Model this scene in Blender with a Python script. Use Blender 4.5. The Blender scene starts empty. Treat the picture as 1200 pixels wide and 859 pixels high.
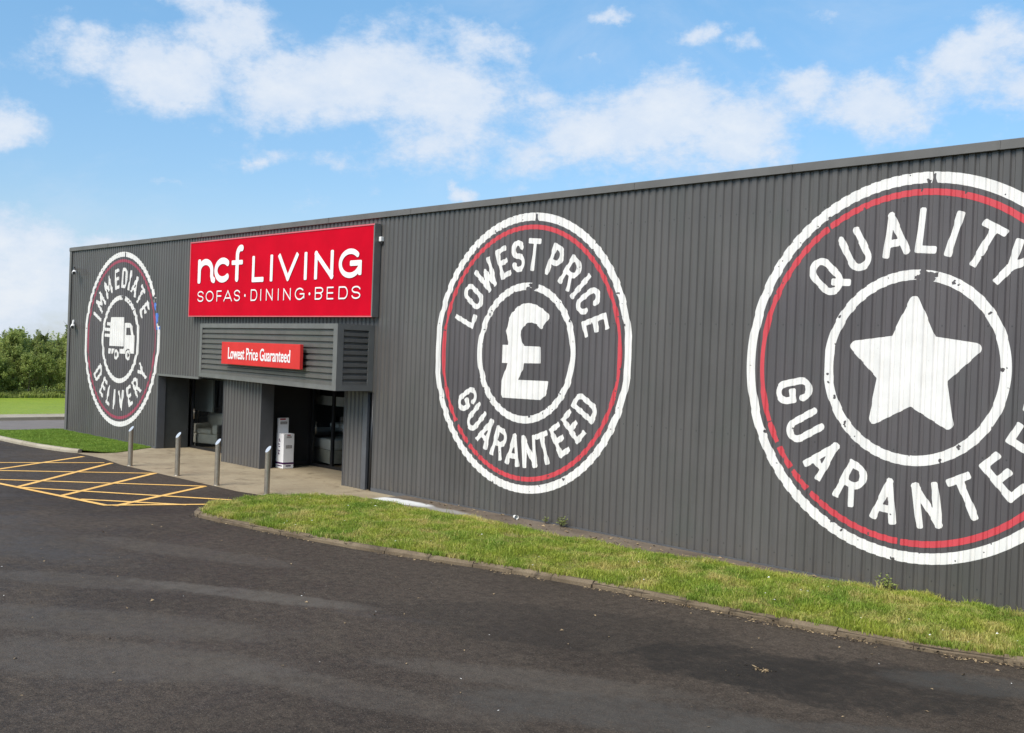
import bpy, bmesh, math, random
import numpy as np
from mathutils import Vector, Matrix, noise as mnoise

random.seed(7)
RNG = np.random.default_rng(11)
R = math.radians
sc = bpy.context.scene
COL = sc.collection

# ------------------------------------------------------------------ camera
cam = bpy.data.cameras.new('camera')
cam_o = bpy.data.objects.new('camera', cam)
COL.objects.link(cam_o)
_r = Vector((0.686915, 0.725787, 0.037164))
_u = Vector((-0.034153, -0.018842, 0.999239))
_f = Vector((-0.725935, 0.687662, -0.011845))
m4 = Matrix(((_r.x, _u.x, -_f.x, 35.76927), (_r.y, _u.y, -_f.y, -13.87386), (_r.z, _u.z, -_f.z, 3.06614), (0, 0, 0, 1)))
cam_o.matrix_world = m4
cam.sensor_fit = 'HORIZONTAL'
cam.sensor_width = 36.0
cam.lens = 36.0 * 1272.157 / 1200.0
cam.clip_start = 0.1
cam.clip_end = 3000
sc.camera = cam_o

# ------------------------------------------------------------------ sun + sky + exposure
SUN_EL, SUN_AZ = R(48), R(277)          # azimuth counter-clockwise from +X: front of the shop
sun = bpy.data.lights.new('sun', 'SUN')
sun.energy = 1.95
sun.angle = R(40)
sun.color = (1.0, 0.925, 0.82)
sun_o = bpy.data.objects.new('sun', sun)
COL.objects.link(sun_o)
sd = Vector((math.cos(SUN_EL) * math.cos(SUN_AZ), math.cos(SUN_EL) * math.sin(SUN_AZ), math.sin(SUN_EL)))
sun_o.rotation_euler = sd.to_track_quat('Z', 'Y').to_euler()

world = bpy.data.worlds.new('World')
sc.world = world
world.use_nodes = True
WT = world.node_tree
WT.nodes.clear()


class NB:
    """tiny node-building helper"""
    def __init__(self, tree):
        self.t = tree

    def n(self, typ, **kw):
        nd = self.t.nodes.new(typ)
        for k, v in kw.items():
            if k == 'i':
                for kk, vv in v.items():
                    if isinstance(vv, bpy.types.NodeSocket):
                        self.t.links.new(vv, nd.inputs[kk])
                    else:
                        nd.inputs[kk].default_value = vv
            else:
                setattr(nd, k, v)
        return nd

    def math(self, op, a, b=0.0, c=0.0, clamp=False):
        nd = self.n('ShaderNodeMath', operation=op, use_clamp=clamp)
        for k, v in enumerate((a, b, c)):
            if isinstance(v, bpy.types.NodeSocket):
                self.t.links.new(v, nd.inputs[k])
            else:
                nd.inputs[k].default_value = v
        return nd.outputs[0]

    def mix(self, fac, a, b, blend='MIX'):
        nd = self.n('ShaderNodeMix', data_type='RGBA', blend_type=blend)
        for idx, v in ((0, fac), (6, a), (7, b)):
            if isinstance(v, bpy.types.NodeSocket):
                self.t.links.new(v, nd.inputs[idx])
            elif idx == 0:
                nd.inputs[0].default_value = v
            else:
                nd.inputs[idx].default_value = (*v, 1) if len(v) == 3 else v
        return nd.outputs[2]

    def noise(self, vec, scale, detail=6, rough=0.55, dist=0.0, out=0):
        nd = self.n('ShaderNodeTexNoise')
        if vec is not None:
            self.t.links.new(vec, nd.inputs['Vector'])
        nd.inputs['Scale'].default_value = scale
        nd.inputs['Detail'].default_value = detail
        nd.inputs['Roughness'].default_value = rough
        nd.inputs['Distortion'].default_value = dist
        return nd.outputs[out]

    def ramp(self, v, lo, hi, a=0.0, b=1.0, smooth=True):
        nd = self.n('ShaderNodeMapRange')
        nd.interpolation_type = 'SMOOTHSTEP' if smooth else 'LINEAR'
        self.t.links.new(v, nd.inputs[0])
        for k, x in ((1, lo), (2, hi), (3, a), (4, b)):
            nd.inputs[k].default_value = x
        return nd.outputs[0]

    def xyz(self, v):
        nd = self.n('ShaderNodeSeparateXYZ')
        self.t.links.new(v, nd.inputs[0])
        return nd.outputs

    def comb(self, x, y, z):
        nd = self.n('ShaderNodeCombineXYZ')
        for k, v in enumerate((x, y, z)):
            if isinstance(v, bpy.types.NodeSocket):
                self.t.links.new(v, nd.inputs[k])
            else:
                nd.inputs[k].default_value = v
        return nd.outputs[0]


def build_sky():
    b = NB(WT)
    tc = b.n('ShaderNodeTexCoord')
    d = tc.outputs['Generated']
    x, y, z = b.xyz(d)[:3]
    sky = b.n('ShaderNodeTexSky', sky_type='NISHITA', sun_disc=False)
    sky.sun_elevation = SUN_EL
    sky.sun_rotation = R(90) - SUN_AZ
    sky.air_density = 1.0
    sky.dust_density = 0.6
    sky.ozone_density = 1.6
    az = b.math('ARCTAN2', y, x)
    el = b.math('ARCSINE', z)
    # wobble the lookup so that cloud borders billow
    w1 = b.noise(d, 16, 8, 0.60, 0, 1)
    wx, wy, wz = b.xyz(w1)[:3]
    az2 = b.math('ADD', az, b.math('MULTIPLY', b.math('SUBTRACT', wx, 0.5), 0.075))
    el2 = b.math('ADD', el, b.math('MULTIPLY', b.math('SUBTRACT', wy, 0.5), 0.055))
    # cloud banks: azimuth, elevation, half widths (degrees)
    banks = [
        (158.6, 13.6, 3.0, 1.7, 0.95), (153.9, 13.1, 4.4, 2.1, 1.0), (151.8, 15.4, 2.6, 2.1, .9), (148.6, 12.9, 5.0, 2.4, 1.0),
        (144.4, 13.7, 5.2, 3.0, 1.05), (141.2, 12.9, 4.6, 3.2, 1.05), (138.8, 15.9, 3.2, 1.5, .8), (140.8, 10.6, 3.0, 1.5, .8),
        (162.0, 9.8, 1.9, 1.3, .95), (163.8, 10.4, 2.0, 1.2, .9),
        (132.9, 11.3, 4.2, 2.5, 1.0), (129.3, 12.2, 5.2, 2.9, 1.05), (125.3, 11.6, 4.4, 2.2, 1.0), (136.0, 10.0, 3.4, 1.9, .85),
        (122.1, 13.6, 2.6, 1.5, .9), (118.3, 12.9, 3.6, 1.9, 1.0), (114.4, 14.6, 3.4, 2.3, 1.05), (111.5, 13.6, 3.2, 1.8, .9),
        (160.9, 3.4, 4.2, 3.0, 1.1), (156.9, 4.4, 3.6, 1.2, .9), (163.3, 1.6, 5.0, 2.6, 1.0), (157.5, 1.5, 4.0, 1.6, .8), (153.5, 16.9, 2.4, 1.3, .85), (145.5, 16.2, 1.6, .7, .6), (135.6, 13.2, 2.2, 1.0, .7), (121.0, 17.0, 1.6, .7, .55), (116.0, 16.9, 2.4, .7, .5),
        (131.9, 17.3, 1.5, 0.7, .85), (127.0, 16.4, 1.1, 0.8, .66), (125.0, 15.7, 1.0, 0.6, .66), (148.6, 9.8, 1.8, .8, .7), (146.5, 9.7, 1.6, .8, .7),
        (139.6, 8.2, 1.2, .6, .95), (137.0, 8.6, 1.3, .5, .7), (150.2, 9.3, 1.0, .5, .7), (154.4, 7.9, 1.2, .45, .65), (133.0, 15.0, 1.0, .5, .6),
        # elsewhere round the horizon
        (185, 12, 9, 4, 1.0), (205, 16, 12, 4, 1.0), (232, 11, 11, 5, 1.0), (262, 18, 13, 5, 1.0), (292, 12, 10, 4, 1.0), (325, 16, 12, 5, 1.0),
        (5, 11, 10, 4, 1.0), (40, 15, 12, 5, 1.0), (75, 11, 10, 4, 1.0), (215, 34, 18, 7, 1.0), (290, 40, 20, 8, 1.0), (50, 36, 20, 8, 1.0), (130, 40, 16, 6, 1.0),
    ]
    cov = None
    for a, e, sa, se, amp in banks:
        a = (a + 180) % 360 - 180
        dx = b.math('MULTIPLY', b.math('SUBTRACT', az2, R(a)), 1 / R(sa))
        dy = b.math('MULTIPLY', b.math('SUBTRACT', el2, R(e)), 1 / R(se))
        q = b.math('ADD', b.math('MULTIPLY', dx, dx), b.math('MULTIPLY', dy, dy))
        g = b.math('MULTIPLY', b.math('EXPONENT', b.math('MULTIPLY', q, -0.95)), amp)
        cov = g if cov is None else b.math('MAXIMUM', cov, b.math('ADD', b.math('MULTIPLY', cov, 0.35), g)) if False else b.math('SMOOTH_MAX', cov, g, 0.25)
    st = b.n('ShaderNodeMapping')
    WT.links.new(d, st.inputs[0])
    st.inputs['Scale'].default_value = (1, 1, 1.7)
    sv = st.outputs[0]
    n1 = b.noise(sv, 11, 10, 0.60)
    n2 = b.noise(sv, 42, 10, 0.68)
    dens = b.math('ADD', cov, b.math('ADD', b.math('MULTIPLY', b.math('SUBTRACT', n1, 0.5), 1.15), b.math('MULTIPLY', b.math('SUBTRACT', n2, 0.5), 0.85)))
    mask = b.ramp(dens, 0.33, 0.90)
    core = b.ramp(dens, 0.50, 1.25)
    wisp = b.math('MULTIPLY', b.ramp(b.noise(sv, 5, 8, 0.65, 0.6), 0.48, 0.80), 0.26)
    haze = b.math('MULTIPLY', b.ramp(el, R(9.0), R(-1.0)), 0.38)
    mask = b.math('MAXIMUM', b.math('MULTIPLY', mask, 0.88), wisp)
    shade = b.noise(sv, 24, 6, 0.6)
    c_lo, c_hi = (5.5, 6.3, 7.5), (6.9, 7.25, 7.75)
    ccol = b.mix(b.math('MULTIPLY', core, b.ramp(shade, 0.30, 0.62, 0.45, 1.0)), c_lo, c_hi)
    skyc = b.mix(1.0, sky.outputs[0], b.mix(b.ramp(el, R(3.0), R(18.0), 0.0, 1.0, False), SKY_TINT_LOW, SKY_TINT), 'MULTIPLY')
    skyc = b.mix(haze, skyc, (6.4, 6.9, 7.7))
    col = b.mix(mask, skyc, ccol)
    bg = b.n('ShaderNodeBackground')
    WT.links.new(col, bg.inputs[0])
    bg.inputs[1].default_value = 0.05
    out = b.n('ShaderNodeOutputWorld')
    WT.links.new(bg.outputs[0], out.inputs[0])


SKY_TINT, SKY_TINT_LOW = (1.08, 1.44, 1.52), (0.88, 0.97, 1.14)
build_sky()
sc.view_settings.view_transform = 'Standard'
sc.view_settings.look = 'None'
sc.view_settings.gamma = 1
sc.view_settings.exposure = 1.3
sc.cycles.max_bounces = 8
sc.cycles.transparent_max_bounces = 12
sc.cycles.caustics_reflective = False
sc.cycles.caustics_refractive = False


# ------------------------------------------------------------------ helpers
def new_mat(name):
    m = bpy.data.materials.new(name)
    m.use_nodes = True
    t = m.node_tree
    t.nodes.clear()
    b = NB(t)
    out = b.n('ShaderNodeOutputMaterial')
    p = b.n('ShaderNodeBsdfPrincipled')
    t.links.new(p.outputs[0], out.inputs[0])
    return m, b, p, out


def simple(name, col, rough=0.6, metal=0.0, var=0.12, scale=6.0, bump=0.0, bscale=60.0, spec=0.5):
    m, b, p, out = new_mat(name)
    tc = b.n('ShaderNodeTexCoord').outputs['Object']
    n = b.noise(tc, scale, 6, 0.6)
    f = b.ramp(n, 0.3, 0.7, 1 - var, 1 + var)
    c = b.n('ShaderNodeMix', data_type='RGBA', blend_type='MULTIPLY')
    c.inputs[0].default_value = 1
    c.inputs[6].default_value = (*col, 1)
    b.t.links.new(f, c.inputs[7])
    b.t.links.new(c.outputs[2], p.inputs['Base Color'])
    p.inputs['Roughness'].default_value = rough
    p.inputs['Metallic'].default_value = metal
    p.inputs['Specular IOR Level'].default_value = spec
    if bump:
        bn = b.n('ShaderNodeBump', i={'Strength': bump, 'Distance': 0.01})
        b.t.links.new(b.noise(tc, bscale, 5, 0.6), bn.inputs['Height'])
        b.t.links.new(bn.outputs[0], p.inputs['Normal'])
    return m


def link(name, me, m=None, parent=None):
    o = bpy.data.objects.new(name, me)
    COL.objects.link(o)
    if m is not None:
        me.materials.append(m)
    if parent is not None:
        o.parent = parent
    return o


def tag(o, label=None, cat=None, group=None, kind=None):
    if label: o['label'] = label
    if cat: o['category'] = cat
    if group: o['group'] = group
    if kind: o['kind'] = kind
    return o


def empty(name, loc, label, cat, group=None):
    o = bpy.data.objects.new(name, None)
    o.location = loc
    o.empty_display_size = 0.2
    COL.objects.link(o)
    return tag(o, label, cat, group)


class MB:
    """mesh collector"""
    def __init__(self):
        self.v, self.f = [], []

    def poly(self, pts):
        k = len(self.v)
        self.v += [tuple(p) for p in pts]
        self.f.append(tuple(range(k, k + len(pts))))

    def add(self, verts, faces):
        k = len(self.v)
        self.v += [tuple(p) for p in verts]
        self.f += [tuple(i + k for i in f) for f in faces]

    def box(self, x0, x1, y0, y1, z0, z1, bev=0.0):
        if bev <= 0:
            v = [(x, y, z) for x in (x0, x1) for y in (y0, y1) for z in (z0, z1)]
            self.add(v, [(0, 1, 3, 2), (4, 6, 7, 5), (0, 4, 5, 1), (2, 3, 7, 6), (0, 2, 6, 4), (1, 5, 7, 3)])
        else:
            bm = bmesh.new()
            bmesh.ops.create_cube(bm, size=1)
            for q in bm.verts:
                q.co = ((x0 + x1) / 2 + q.co.x * (x1 - x0), (y0 + y1) / 2 + q.co.y * (y1 - y0), (z0 + z1) / 2 + q.co.z * (z1 - z0))
            bmesh.ops.bevel(bm, geom=bm.edges[:], offset=bev, segments=2, affect='EDGES', profile=0.6)
            bm.verts.ensure_lookup_table()
            self.add([q.co[:] for q in bm.verts], [[q.index for q in f.verts] for f in bm.faces])
            bm.free()

    def prism(self, pts, z0, z1):
        n = len(pts)
        v = [(x, y, z0) for x, y in pts] + [(x, y, z1) for x, y in pts]
        f = [tuple(range(n - 1, -1, -1)), tuple(range(n, 2 * n))] + [(i, (i + 1) % n, n + (i + 1) % n, n + i) for i in range(n)]
        self.add(v, f)

    def tube(self, p0, p1, r0, r1=None, n=14, caps=True):
        r1 = r0 if r1 is None else r1
        p0, p1 = Vector(p0), Vector(p1)
        d = (p1 - p0).normalized()
        a = d.orthogonal().normalized()
        c = d.cross(a)
        k = len(self.v)
        for p, r in ((p0, r0), (p1, r1)):
            for i in range(n):
                t = 2 * math.pi * i / n
                self.v.append(tuple(p + (a * math.cos(t) + c * math.sin(t)) * r))
        for i in range(n):
            j = (i + 1) % n
            self.f.append((k + i, k + j, k + n + j, k + n + i))
        if caps:
            self.f.append(tuple(k + i for i in range(n - 1, -1, -1)))
            self.f.append(tuple(k + n + i for i in range(n)))

    def mesh(self, name, smooth=False):
        me = bpy.data.meshes.new(name)
        me.from_pydata(self.v, [], self.f)
        me.validate(clean_customdata=False)
        bm = bmesh.new()
        bm.from_mesh(me)
        bmesh.ops.recalc_face_normals(bm, faces=bm.faces[:])
        bm.to_mesh(me)
        bm.free()
        if smooth:
            me.shade_smooth()
        me.update()
        return me

    def build(self, name, m, parent=None, smooth=False):
        return link(name, self.mesh(name, smooth), m, parent)


def fast_mesh(name, verts, faces_idx, nper):
    """big triangle / quad soup through foreach_set"""
    me = bpy.data.meshes.new(name)
    nf = len(faces_idx)
    me.vertices.add(len(verts))
    me.vertices.foreach_set('co', np.asarray(verts, np.float32).ravel())
    me.loops.add(nf * nper)
    me.loops.foreach_set('vertex_index', np.asarray(faces_idx, np.int32).ravel())
    me.polygons.add(nf)
    me.polygons.foreach_set('loop_start', np.arange(0, nf * nper, nper, dtype=np.int32))
    me.polygons.foreach_set('loop_total', np.full(nf, nper, np.int32))
    me.update(calc_edges=True)
    me.validate()
    return me


def box_obj(name, m, parent, *a, bev=0.0):
    q = MB()
    q.box(*a, bev=bev)
    return q.build(name, m, parent)


# ------------------------------------------------------------------ materials
def wall_material(name, col, rough=0.42):
    m, b, p, out = new_mat(name)
    tc = b.n('ShaderNodeTexCoord').outputs['Object']
    x, y, z = b.xyz(tc)[:3]
    streak = b.noise(b.comb(b.math('MULTIPLY', x, 5.0), b.math('MULTIPLY', y, 5.0), b.math('MULTIPLY', z, 0.35)), 1.0, 6, 0.6)
    broad = b.noise(tc, 0.35, 5, 0.6)
    f = b.math('MULTIPLY', b.ramp(streak, 0.3, 0.7, 0.90, 1.10), b.ramp(broad, 0.3, 0.7, 0.90, 1.10))
    cc = b.mix(1.0, (*col, 1), b.comb(f, f, f), 'MULTIPLY')
    # damp green-grey tint in places
    wn = b.n('ShaderNodeTexWhiteNoise', noise_dimensions='1D')
    b.t.links.new(b.math('FLOOR', b.math('MULTIPLY', b.math('ADD', x, y), 1 / 1.05)), wn.inputs['W'])
    sv = b.ramp(wn.outputs['Value'], 0.0, 1.0, 0.93, 1.07, False)
    cc = b.mix(1.0, cc, b.comb(sv, sv, sv), 'MULTIPLY')
    wr = b.n('ShaderNodeTexWhiteNoise', noise_dimensions='1D')
    b.t.links.new(b.math('FLOOR', b.math('MULTIPLY', b.math('ADD', x, 0.02), 1 / 0.15)), wr.inputs['W'])
    cc = b.mix(b.math('MULTIPLY', wr.outputs['Value'], 0.10), cc, (col[0] * 1.18, col[1] * 1.02, col[2] * 1.12))
    gt = b.math('MULTIPLY', b.ramp(b.noise(tc, 0.9, 5, 0.6), 0.5, 0.75), 0.35)
    cc = b.mix(gt, cc, (col[0] * .85, col[1] * 1.02, col[2] * .92))
    # splash dirt along the foot of the sheets
    foot = b.math('MULTIPLY', b.ramp(z, 0.42, 0.0), b.ramp(b.noise(tc, 5, 6, 0.65), 0.42, 0.68))
    cc = b.mix(b.math('MULTIPLY', foot, 0.55), cc, (0.115, 0.098, 0.072))
    # rows of fixing screws on the crowns of the ribs
    fx = b.math('ABSOLUTE', b.math('SUBTRACT', b.math('MODULO', b.math('ADD', x, 300.0 - 0.041), 0.3), 0.15))
    zz = b.math('ABSOLUTE', b.math('SUBTRACT', b.math('MODULO', b.math('ADD', z, 0.84 - 0.28), 1.68), 0.84))
    dd = b.math('SQRT', b.math('ADD', b.math('MULTIPLY', fx, fx), b.math('MULTIPLY', zz, zz)))
    sc_ = b.ramp(dd, 0.014, 0.008)
    cc = b.mix(b.math('MULTIPLY', sc_, 0.7), cc, (0.02, 0.02, 0.02))
    b.t.links.new(cc, p.inputs['Base Color'])
    rr = b.ramp(broad, 0.3, 0.7, rough - 0.05, rough + 0.08)
    b.t.links.new(rr, p.inputs['Roughness'])
    bn = b.n('ShaderNodeBump', i={'Strength': 0.12, 'Distance': 0.01})
    b.t.links.new(b.noise(b.comb(b.math('MULTIPLY', x, 3), y, b.math('MULTIPLY', z, 0.8)), 2.0, 3, 0.5), bn.inputs['Height'])
    b.t.links.new(bn.outputs[0], p.inputs['Normal'])
    return m


def paint_material(name, col, rough=0.5, wear=0.5):
    m, b, p, out = new_mat(name)
    tc = b.n('ShaderNodeTexCoord').outputs['Object']
    x, y, z = b.xyz(tc)[:3]
    n = b.noise(tc, 3.0, 6, 0.6)
    st = b.noise(b.comb(b.math('MULTIPLY', x, 9), 0.0, b.math('MULTIPLY', z, 0.6)), 1.0, 5, 0.6)
    f = b.math('MULTIPLY', b.ramp(n, 0.3, 0.7, 0.93, 1.04), b.ramp(st, 0.3, 0.7, 0.94, 1.03))
    cc = b.mix(1.0, (*col, 1), b.comb(f, f, f), 'MULTIPLY')
    speck = b.math('MULTIPLY', b.ramp(b.noise(tc, 26, 4, 0.6), 0.66, 0.72), wear)
    cc = b.mix(speck, cc, (col[0] * .55, col[1] * .54, col[2] * .52))
    b.t.links.new(cc, p.inputs['Base Color'])
    p.inputs['Roughness'].default_value = rough
    return m


M = {}
M['cladding'] = wall_material('grey_cladding', (0.089, 0.0835, 0.0780))
M['canopy'] = wall_material('canopy_cladding', (0.112, 0.107, 0.100))
M['flash'] = simple('grey_flashing', (0.125, 0.121, 0.115), 0.6, 0, 0.10, 1.5, spec=0.25)
M['trim'] = simple('slate_trim', (0.088, 0.090, 0.096), 0.42, 0, 0.10, 3)
M['trim_light'] = simple('canopy_trim', (0.135, 0.133, 0.126), 0.42, 0, 0.10, 3)
M['dark'] = simple('black_frame', (0.012, 0.012, 0.014), 0.4, 0, 0.1)
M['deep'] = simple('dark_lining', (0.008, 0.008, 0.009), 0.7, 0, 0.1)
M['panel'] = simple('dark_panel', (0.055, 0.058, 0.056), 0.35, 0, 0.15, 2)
M['white'] = paint_material('white_wall_paint', (0.77, 0.745, 0.71), 0.5, 0.35)
M['red'] = paint_material('red_wall_paint', (0.58, 0.060, 0.075), 0.6, 0.3)
M['red_faded'] = paint_material('faded_red_wall_paint', (0.34, 0.065, 0.10), 0.55, 0.4)
M['backing'] = wall_material('badge_backing', (0.088, 0.079, 0.080), 0.5)
M['blue'] = paint_material('blue_film', (0.10, 0.22, 0.62), 0.35, 0.2)
M['sign_red'] = simple('sign_red', (0.53, 0.0025, 0.017), 0.55, 0, 0.07, 1.2, spec=0.04)
M['sign_edge'] = simple('sign_red_edge', (0.62, 0.12, 0.14), 0.35, 0, 0.08, 3)
M['small_red'] = simple('small_sign_red', (0.60, 0.042, 0.038), 0.55, 0, 0.06, 2, spec=0.06)
M['sign_white'] = simple('sign_white', (0.82, 0.81, 0.80), 0.35, 0, 0.03, 3)
M['steel'] = simple('brushed_steel', (0.40, 0.355, 0.29), 0.38, 0.8, 0.15, 9, 0.1, 90)
M['chrome'] = simple('chrome', (0.86, 0.84, 0.80), 0.28, 0.7, 0.03)
M['cam_white'] = simple('camera_white', (0.75, 0.74, 0.72), 0.4, 0, 0.06)
M['cam_dark'] = simple('camera_black', (0.03, 0.03, 0.03), 0.4, 0, 0.06)
M['card'] = simple('white_card', (0.86, 0.85, 0.86), 0.5, 0, 0.04, 5)
M['purple'] = simple('purple_print', (0.07, 0.015, 0.09), 0.5, 0, 0.05)
M['greyprint'] = simple('grey_print', (0.36, 0.34, 0.33), 0.55, 0, 0.45, 60)
M['redprint'] = simple('red_print', (0.38, 0.03, 0.05), 0.5, 0, 0.15, 20)
M['cream'] = simple('cream_fabric', (0.78, 0.75, 0.66), 0.9, 0, 0.10, 4, 0.3, 220)
M['greige'] = simple('greige_fabric', (0.55, 0.53, 0.46), 0.9, 0, 0.10, 4, 0.3, 220)
M['linen'] = simple('white_linen', (0.82, 0.81, 0.78), 0.9, 0, 0.08, 3, 0.3, 30)
M['partition'] = simple('pale_partition', (0.74, 0.75, 0.68), 0.8, 0, 0.06, 1)
M['shopfloor'] = simple('shop_floor', (0.09, 0.085, 0.08), 0.5, 0, 0.12, 2)
M['bark'] = simple('bark', (0.07, 0.055, 0.04), 0.9, 0, 0.3, 12, 0.5, 40)
M['twig'] = simple('dry_straw', (0.30, 0.215, 0.12), 0.9, 0, 0.25, 20)
M['paper'] = simple('paper_white', (0.78, 0.77, 0.73), 0.8, 0, 0.05)


def glass_material():
    m = bpy.data.materials.new('tinted_glass')
    m.use_nodes = True
    t = m.node_tree
    t.nodes.clear()
    b = NB(t)
    out = b.n('ShaderNodeOutputMaterial')
    tr = b.n('ShaderNodeBsdfTransparent', i={'Color': (0.86, 0.87, 0.84, 1)})
    gl = b.n('ShaderNodeBsdfGlossy', i={'Color': (0.9, 0.9, 0.9, 1), 'Roughness': 0.02})
    fr = b.n('ShaderNodeFresnel', i={'IOR': 1.75})
    mx = b.n('ShaderNodeMixShader')
    t.links.new(fr.outputs[0], mx.inputs[0])
    t.links.new(tr.outputs[0], mx.inputs[1])
    t.links.new(gl.outputs[0], mx.inputs[2])
    t.links.new(mx.outputs[0], out.inputs[0])
    return m


M['glass'] = glass_material()


def mask_ellipse(b, x, y, cx, cy, rx, ry, ang=0.0, nz=None, wob=0.5, soft=0.35):
    """0..1 inside a rotated ellipse on the ground with a noisy border"""
    c, s = math.cos(ang), math.sin(ang)
    dx, dy = b.math('SUBTRACT', x, cx), b.math('SUBTRACT', y, cy)
    u = b.math('MULTIPLY', b.math('ADD', b.math('MULTIPLY', dx, c), b.math('MULTIPLY', dy, s)), 1 / rx)
    v = b.math('MULTIPLY', b.math('ADD', b.math('MULTIPLY', dx, -s), b.math('MULTIPLY', dy, c)), 1 / ry)
    r = b.math('SQRT', b.math('ADD', b.math('MULTIPLY', u, u), b.math('MULTIPLY', v, v)))
    if nz is not None:
        r = b.math('ADD', r, b.math('MULTIPLY', b.math('SUBTRACT', nz, 0.5), wob * 2))
    return b.ramp(r, 1.0 + soft * .5, 1.0 - soft * .5)


def asphalt_material():
    m, b, p, out = new_mat('asphalt')
    tc = b.n('ShaderNodeTexCoord').outputs['Object']
    x, y, z = b.xyz(tc)[:3]
    big = b.noise(tc, 0.22, 6, 0.6, 0.4)
    mid = b.noise(tc, 1.3, 7, 0.65, 0.3)
    fine = b.noise(tc, 38, 5, 0.85)
    grit = b.n('ShaderNodeTexVoronoi', i={'Scale': 75.0})
    b.t.links.new(tc, grit.inputs['Vector'])
    base = b.mix(b.ramp(big, 0.35, 0.66), (0.0375, 0.0283, 0.0208), (0.059, 0.0455, 0.0340))
    base = b.mix(b.math('MULTIPLY', b.ramp(mid, 0.48, 0.72), 0.55), base, (0.072, 0.057, 0.043))
    f = b.math('MULTIPLY', b.ramp(fine, 0.3, 0.7, 0.42, 1.62), b.ramp(b.noise(tc, 9, 6, 0.7), 0.32, 0.68, 0.72, 1.30))
    base = b.mix(1.0, base, b.comb(f, f, f), 'MULTIPLY')
    gx = b.xyz(grit.outputs['Color'])[0]
    stone = b.math('MULTIPLY', b.ramp(gx, 0.86, 0.92), b.ramp(grit.outputs['Distance'], 0.40, 0.25))
    base = b.mix(b.math('MULTIPLY', stone, 0.75), base, (0.17, 0.148, 0.12))
    pits = b.ramp(b.noise(tc, 17, 3, 0.6), 0.655, 0.70)
    base = b.mix(b.math('MULTIPLY', pits, 0.75), base, (0.010, 0.009, 0.008))
    # worn patches and damp patches with shapes of their own
    nz = b.math('ADD', b.math('MULTIPLY', b.noise(tc, 1.7, 12, 0.8), 0.7), b.math('MULTIPLY', b.noise(tc, 7.0, 8, 0.8), 0.3))
    brk = b.ramp(b.noise(tc, 5.0, 10, 0.8), 0.36, 0.58, 0.45, 1.0)
    for (cx, cy, rx, ry, a, col, amt) in PATCHES:
        k = b.math('MULTIPLY', mask_ellipse(b, x, y, cx, cy, rx, ry, a, nz, 1.15, 0.22 if col is DAMP else 0.5), brk)
        base = b.mix(b.math('MULTIPLY', k, amt), base, col)
    b.t.links.new(base, p.inputs['Base Color'])
    rr = b.ramp(mid, 0.3, 0.7, 0.62, 0.85)
    b.t.links.new(rr, p.inputs['Roughness'])
    p.inputs['Specular IOR Level'].default_value = 0.22
    bn = b.n('ShaderNodeBump', i={'Strength': 0.55, 'Distance': 0.012})
    h = b.math('ADD', b.math('MULTIPLY', fine, 0.7), b.math('MULTIPLY', grit.outputs['Distance'], -0.5))
    b.t.links.new(h, bn.inputs['Height'])
    b.t.links.new(bn.outputs[0], p.inputs['Normal'])
    return m


WORN, DAMP = (0.108, 0.094, 0.078), (0.0200, 0.0170, 0.0138)
PATCHES = [
    (24.05, -7.0, 1.6, 0.24, R(28), WORN, .75), (25.9, -6.3, 0.7, 0.10, R(30), (0.078, 0.066, 0.058), .4), (22.2, -8.3, 1.5, .35, R(35), WORN, .35),
    (27.9, -8.2, 1.5, 0.30, R(20), WORN, .30), (25.6, -9.6, 2.0, .6, R(40), WORN, .45), (24.0, -9.2, 2.4, .5, R(38), WORN, .4), (21.0, -6.4, 2.2, .35, R(22), WORN, .35), (28.6, -6.6, 1.6, .3, R(30), WORN, .4),
    (30.6, -4.15, 1.35, 0.85, R(38), DAMP, .85), (29.5, -4.6, 1.2, .7, R(25), DAMP, .8), (27.2, -5.0, 2.2, .9, R(30), DAMP, .45),
    (29.7, -6.7, 1.5, 0.45, R(35), (0.075, 0.070, 0.062), .55), (31.3, -5.6, 1.3, .35, R(40), (0.075, 0.070, 0.062), .5), (31.3, -3.2, .9, .35, R(35), (0.062, 0.060, 0.055), .6),
    (18.5, -8.5, 3.0, .8, R(20), (0.07, 0.065, 0.06), .4), (14.5, -8.6, 3.2, .8, R(15), (0.075, 0.07, 0.065), .4),
]
M['asphalt'] = asphalt_material()
M['road'] = simple('grey_road', (0.172, 0.150, 0.134), 0.85, 0, 0.10, 1.5, 0.3, 40)


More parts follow.
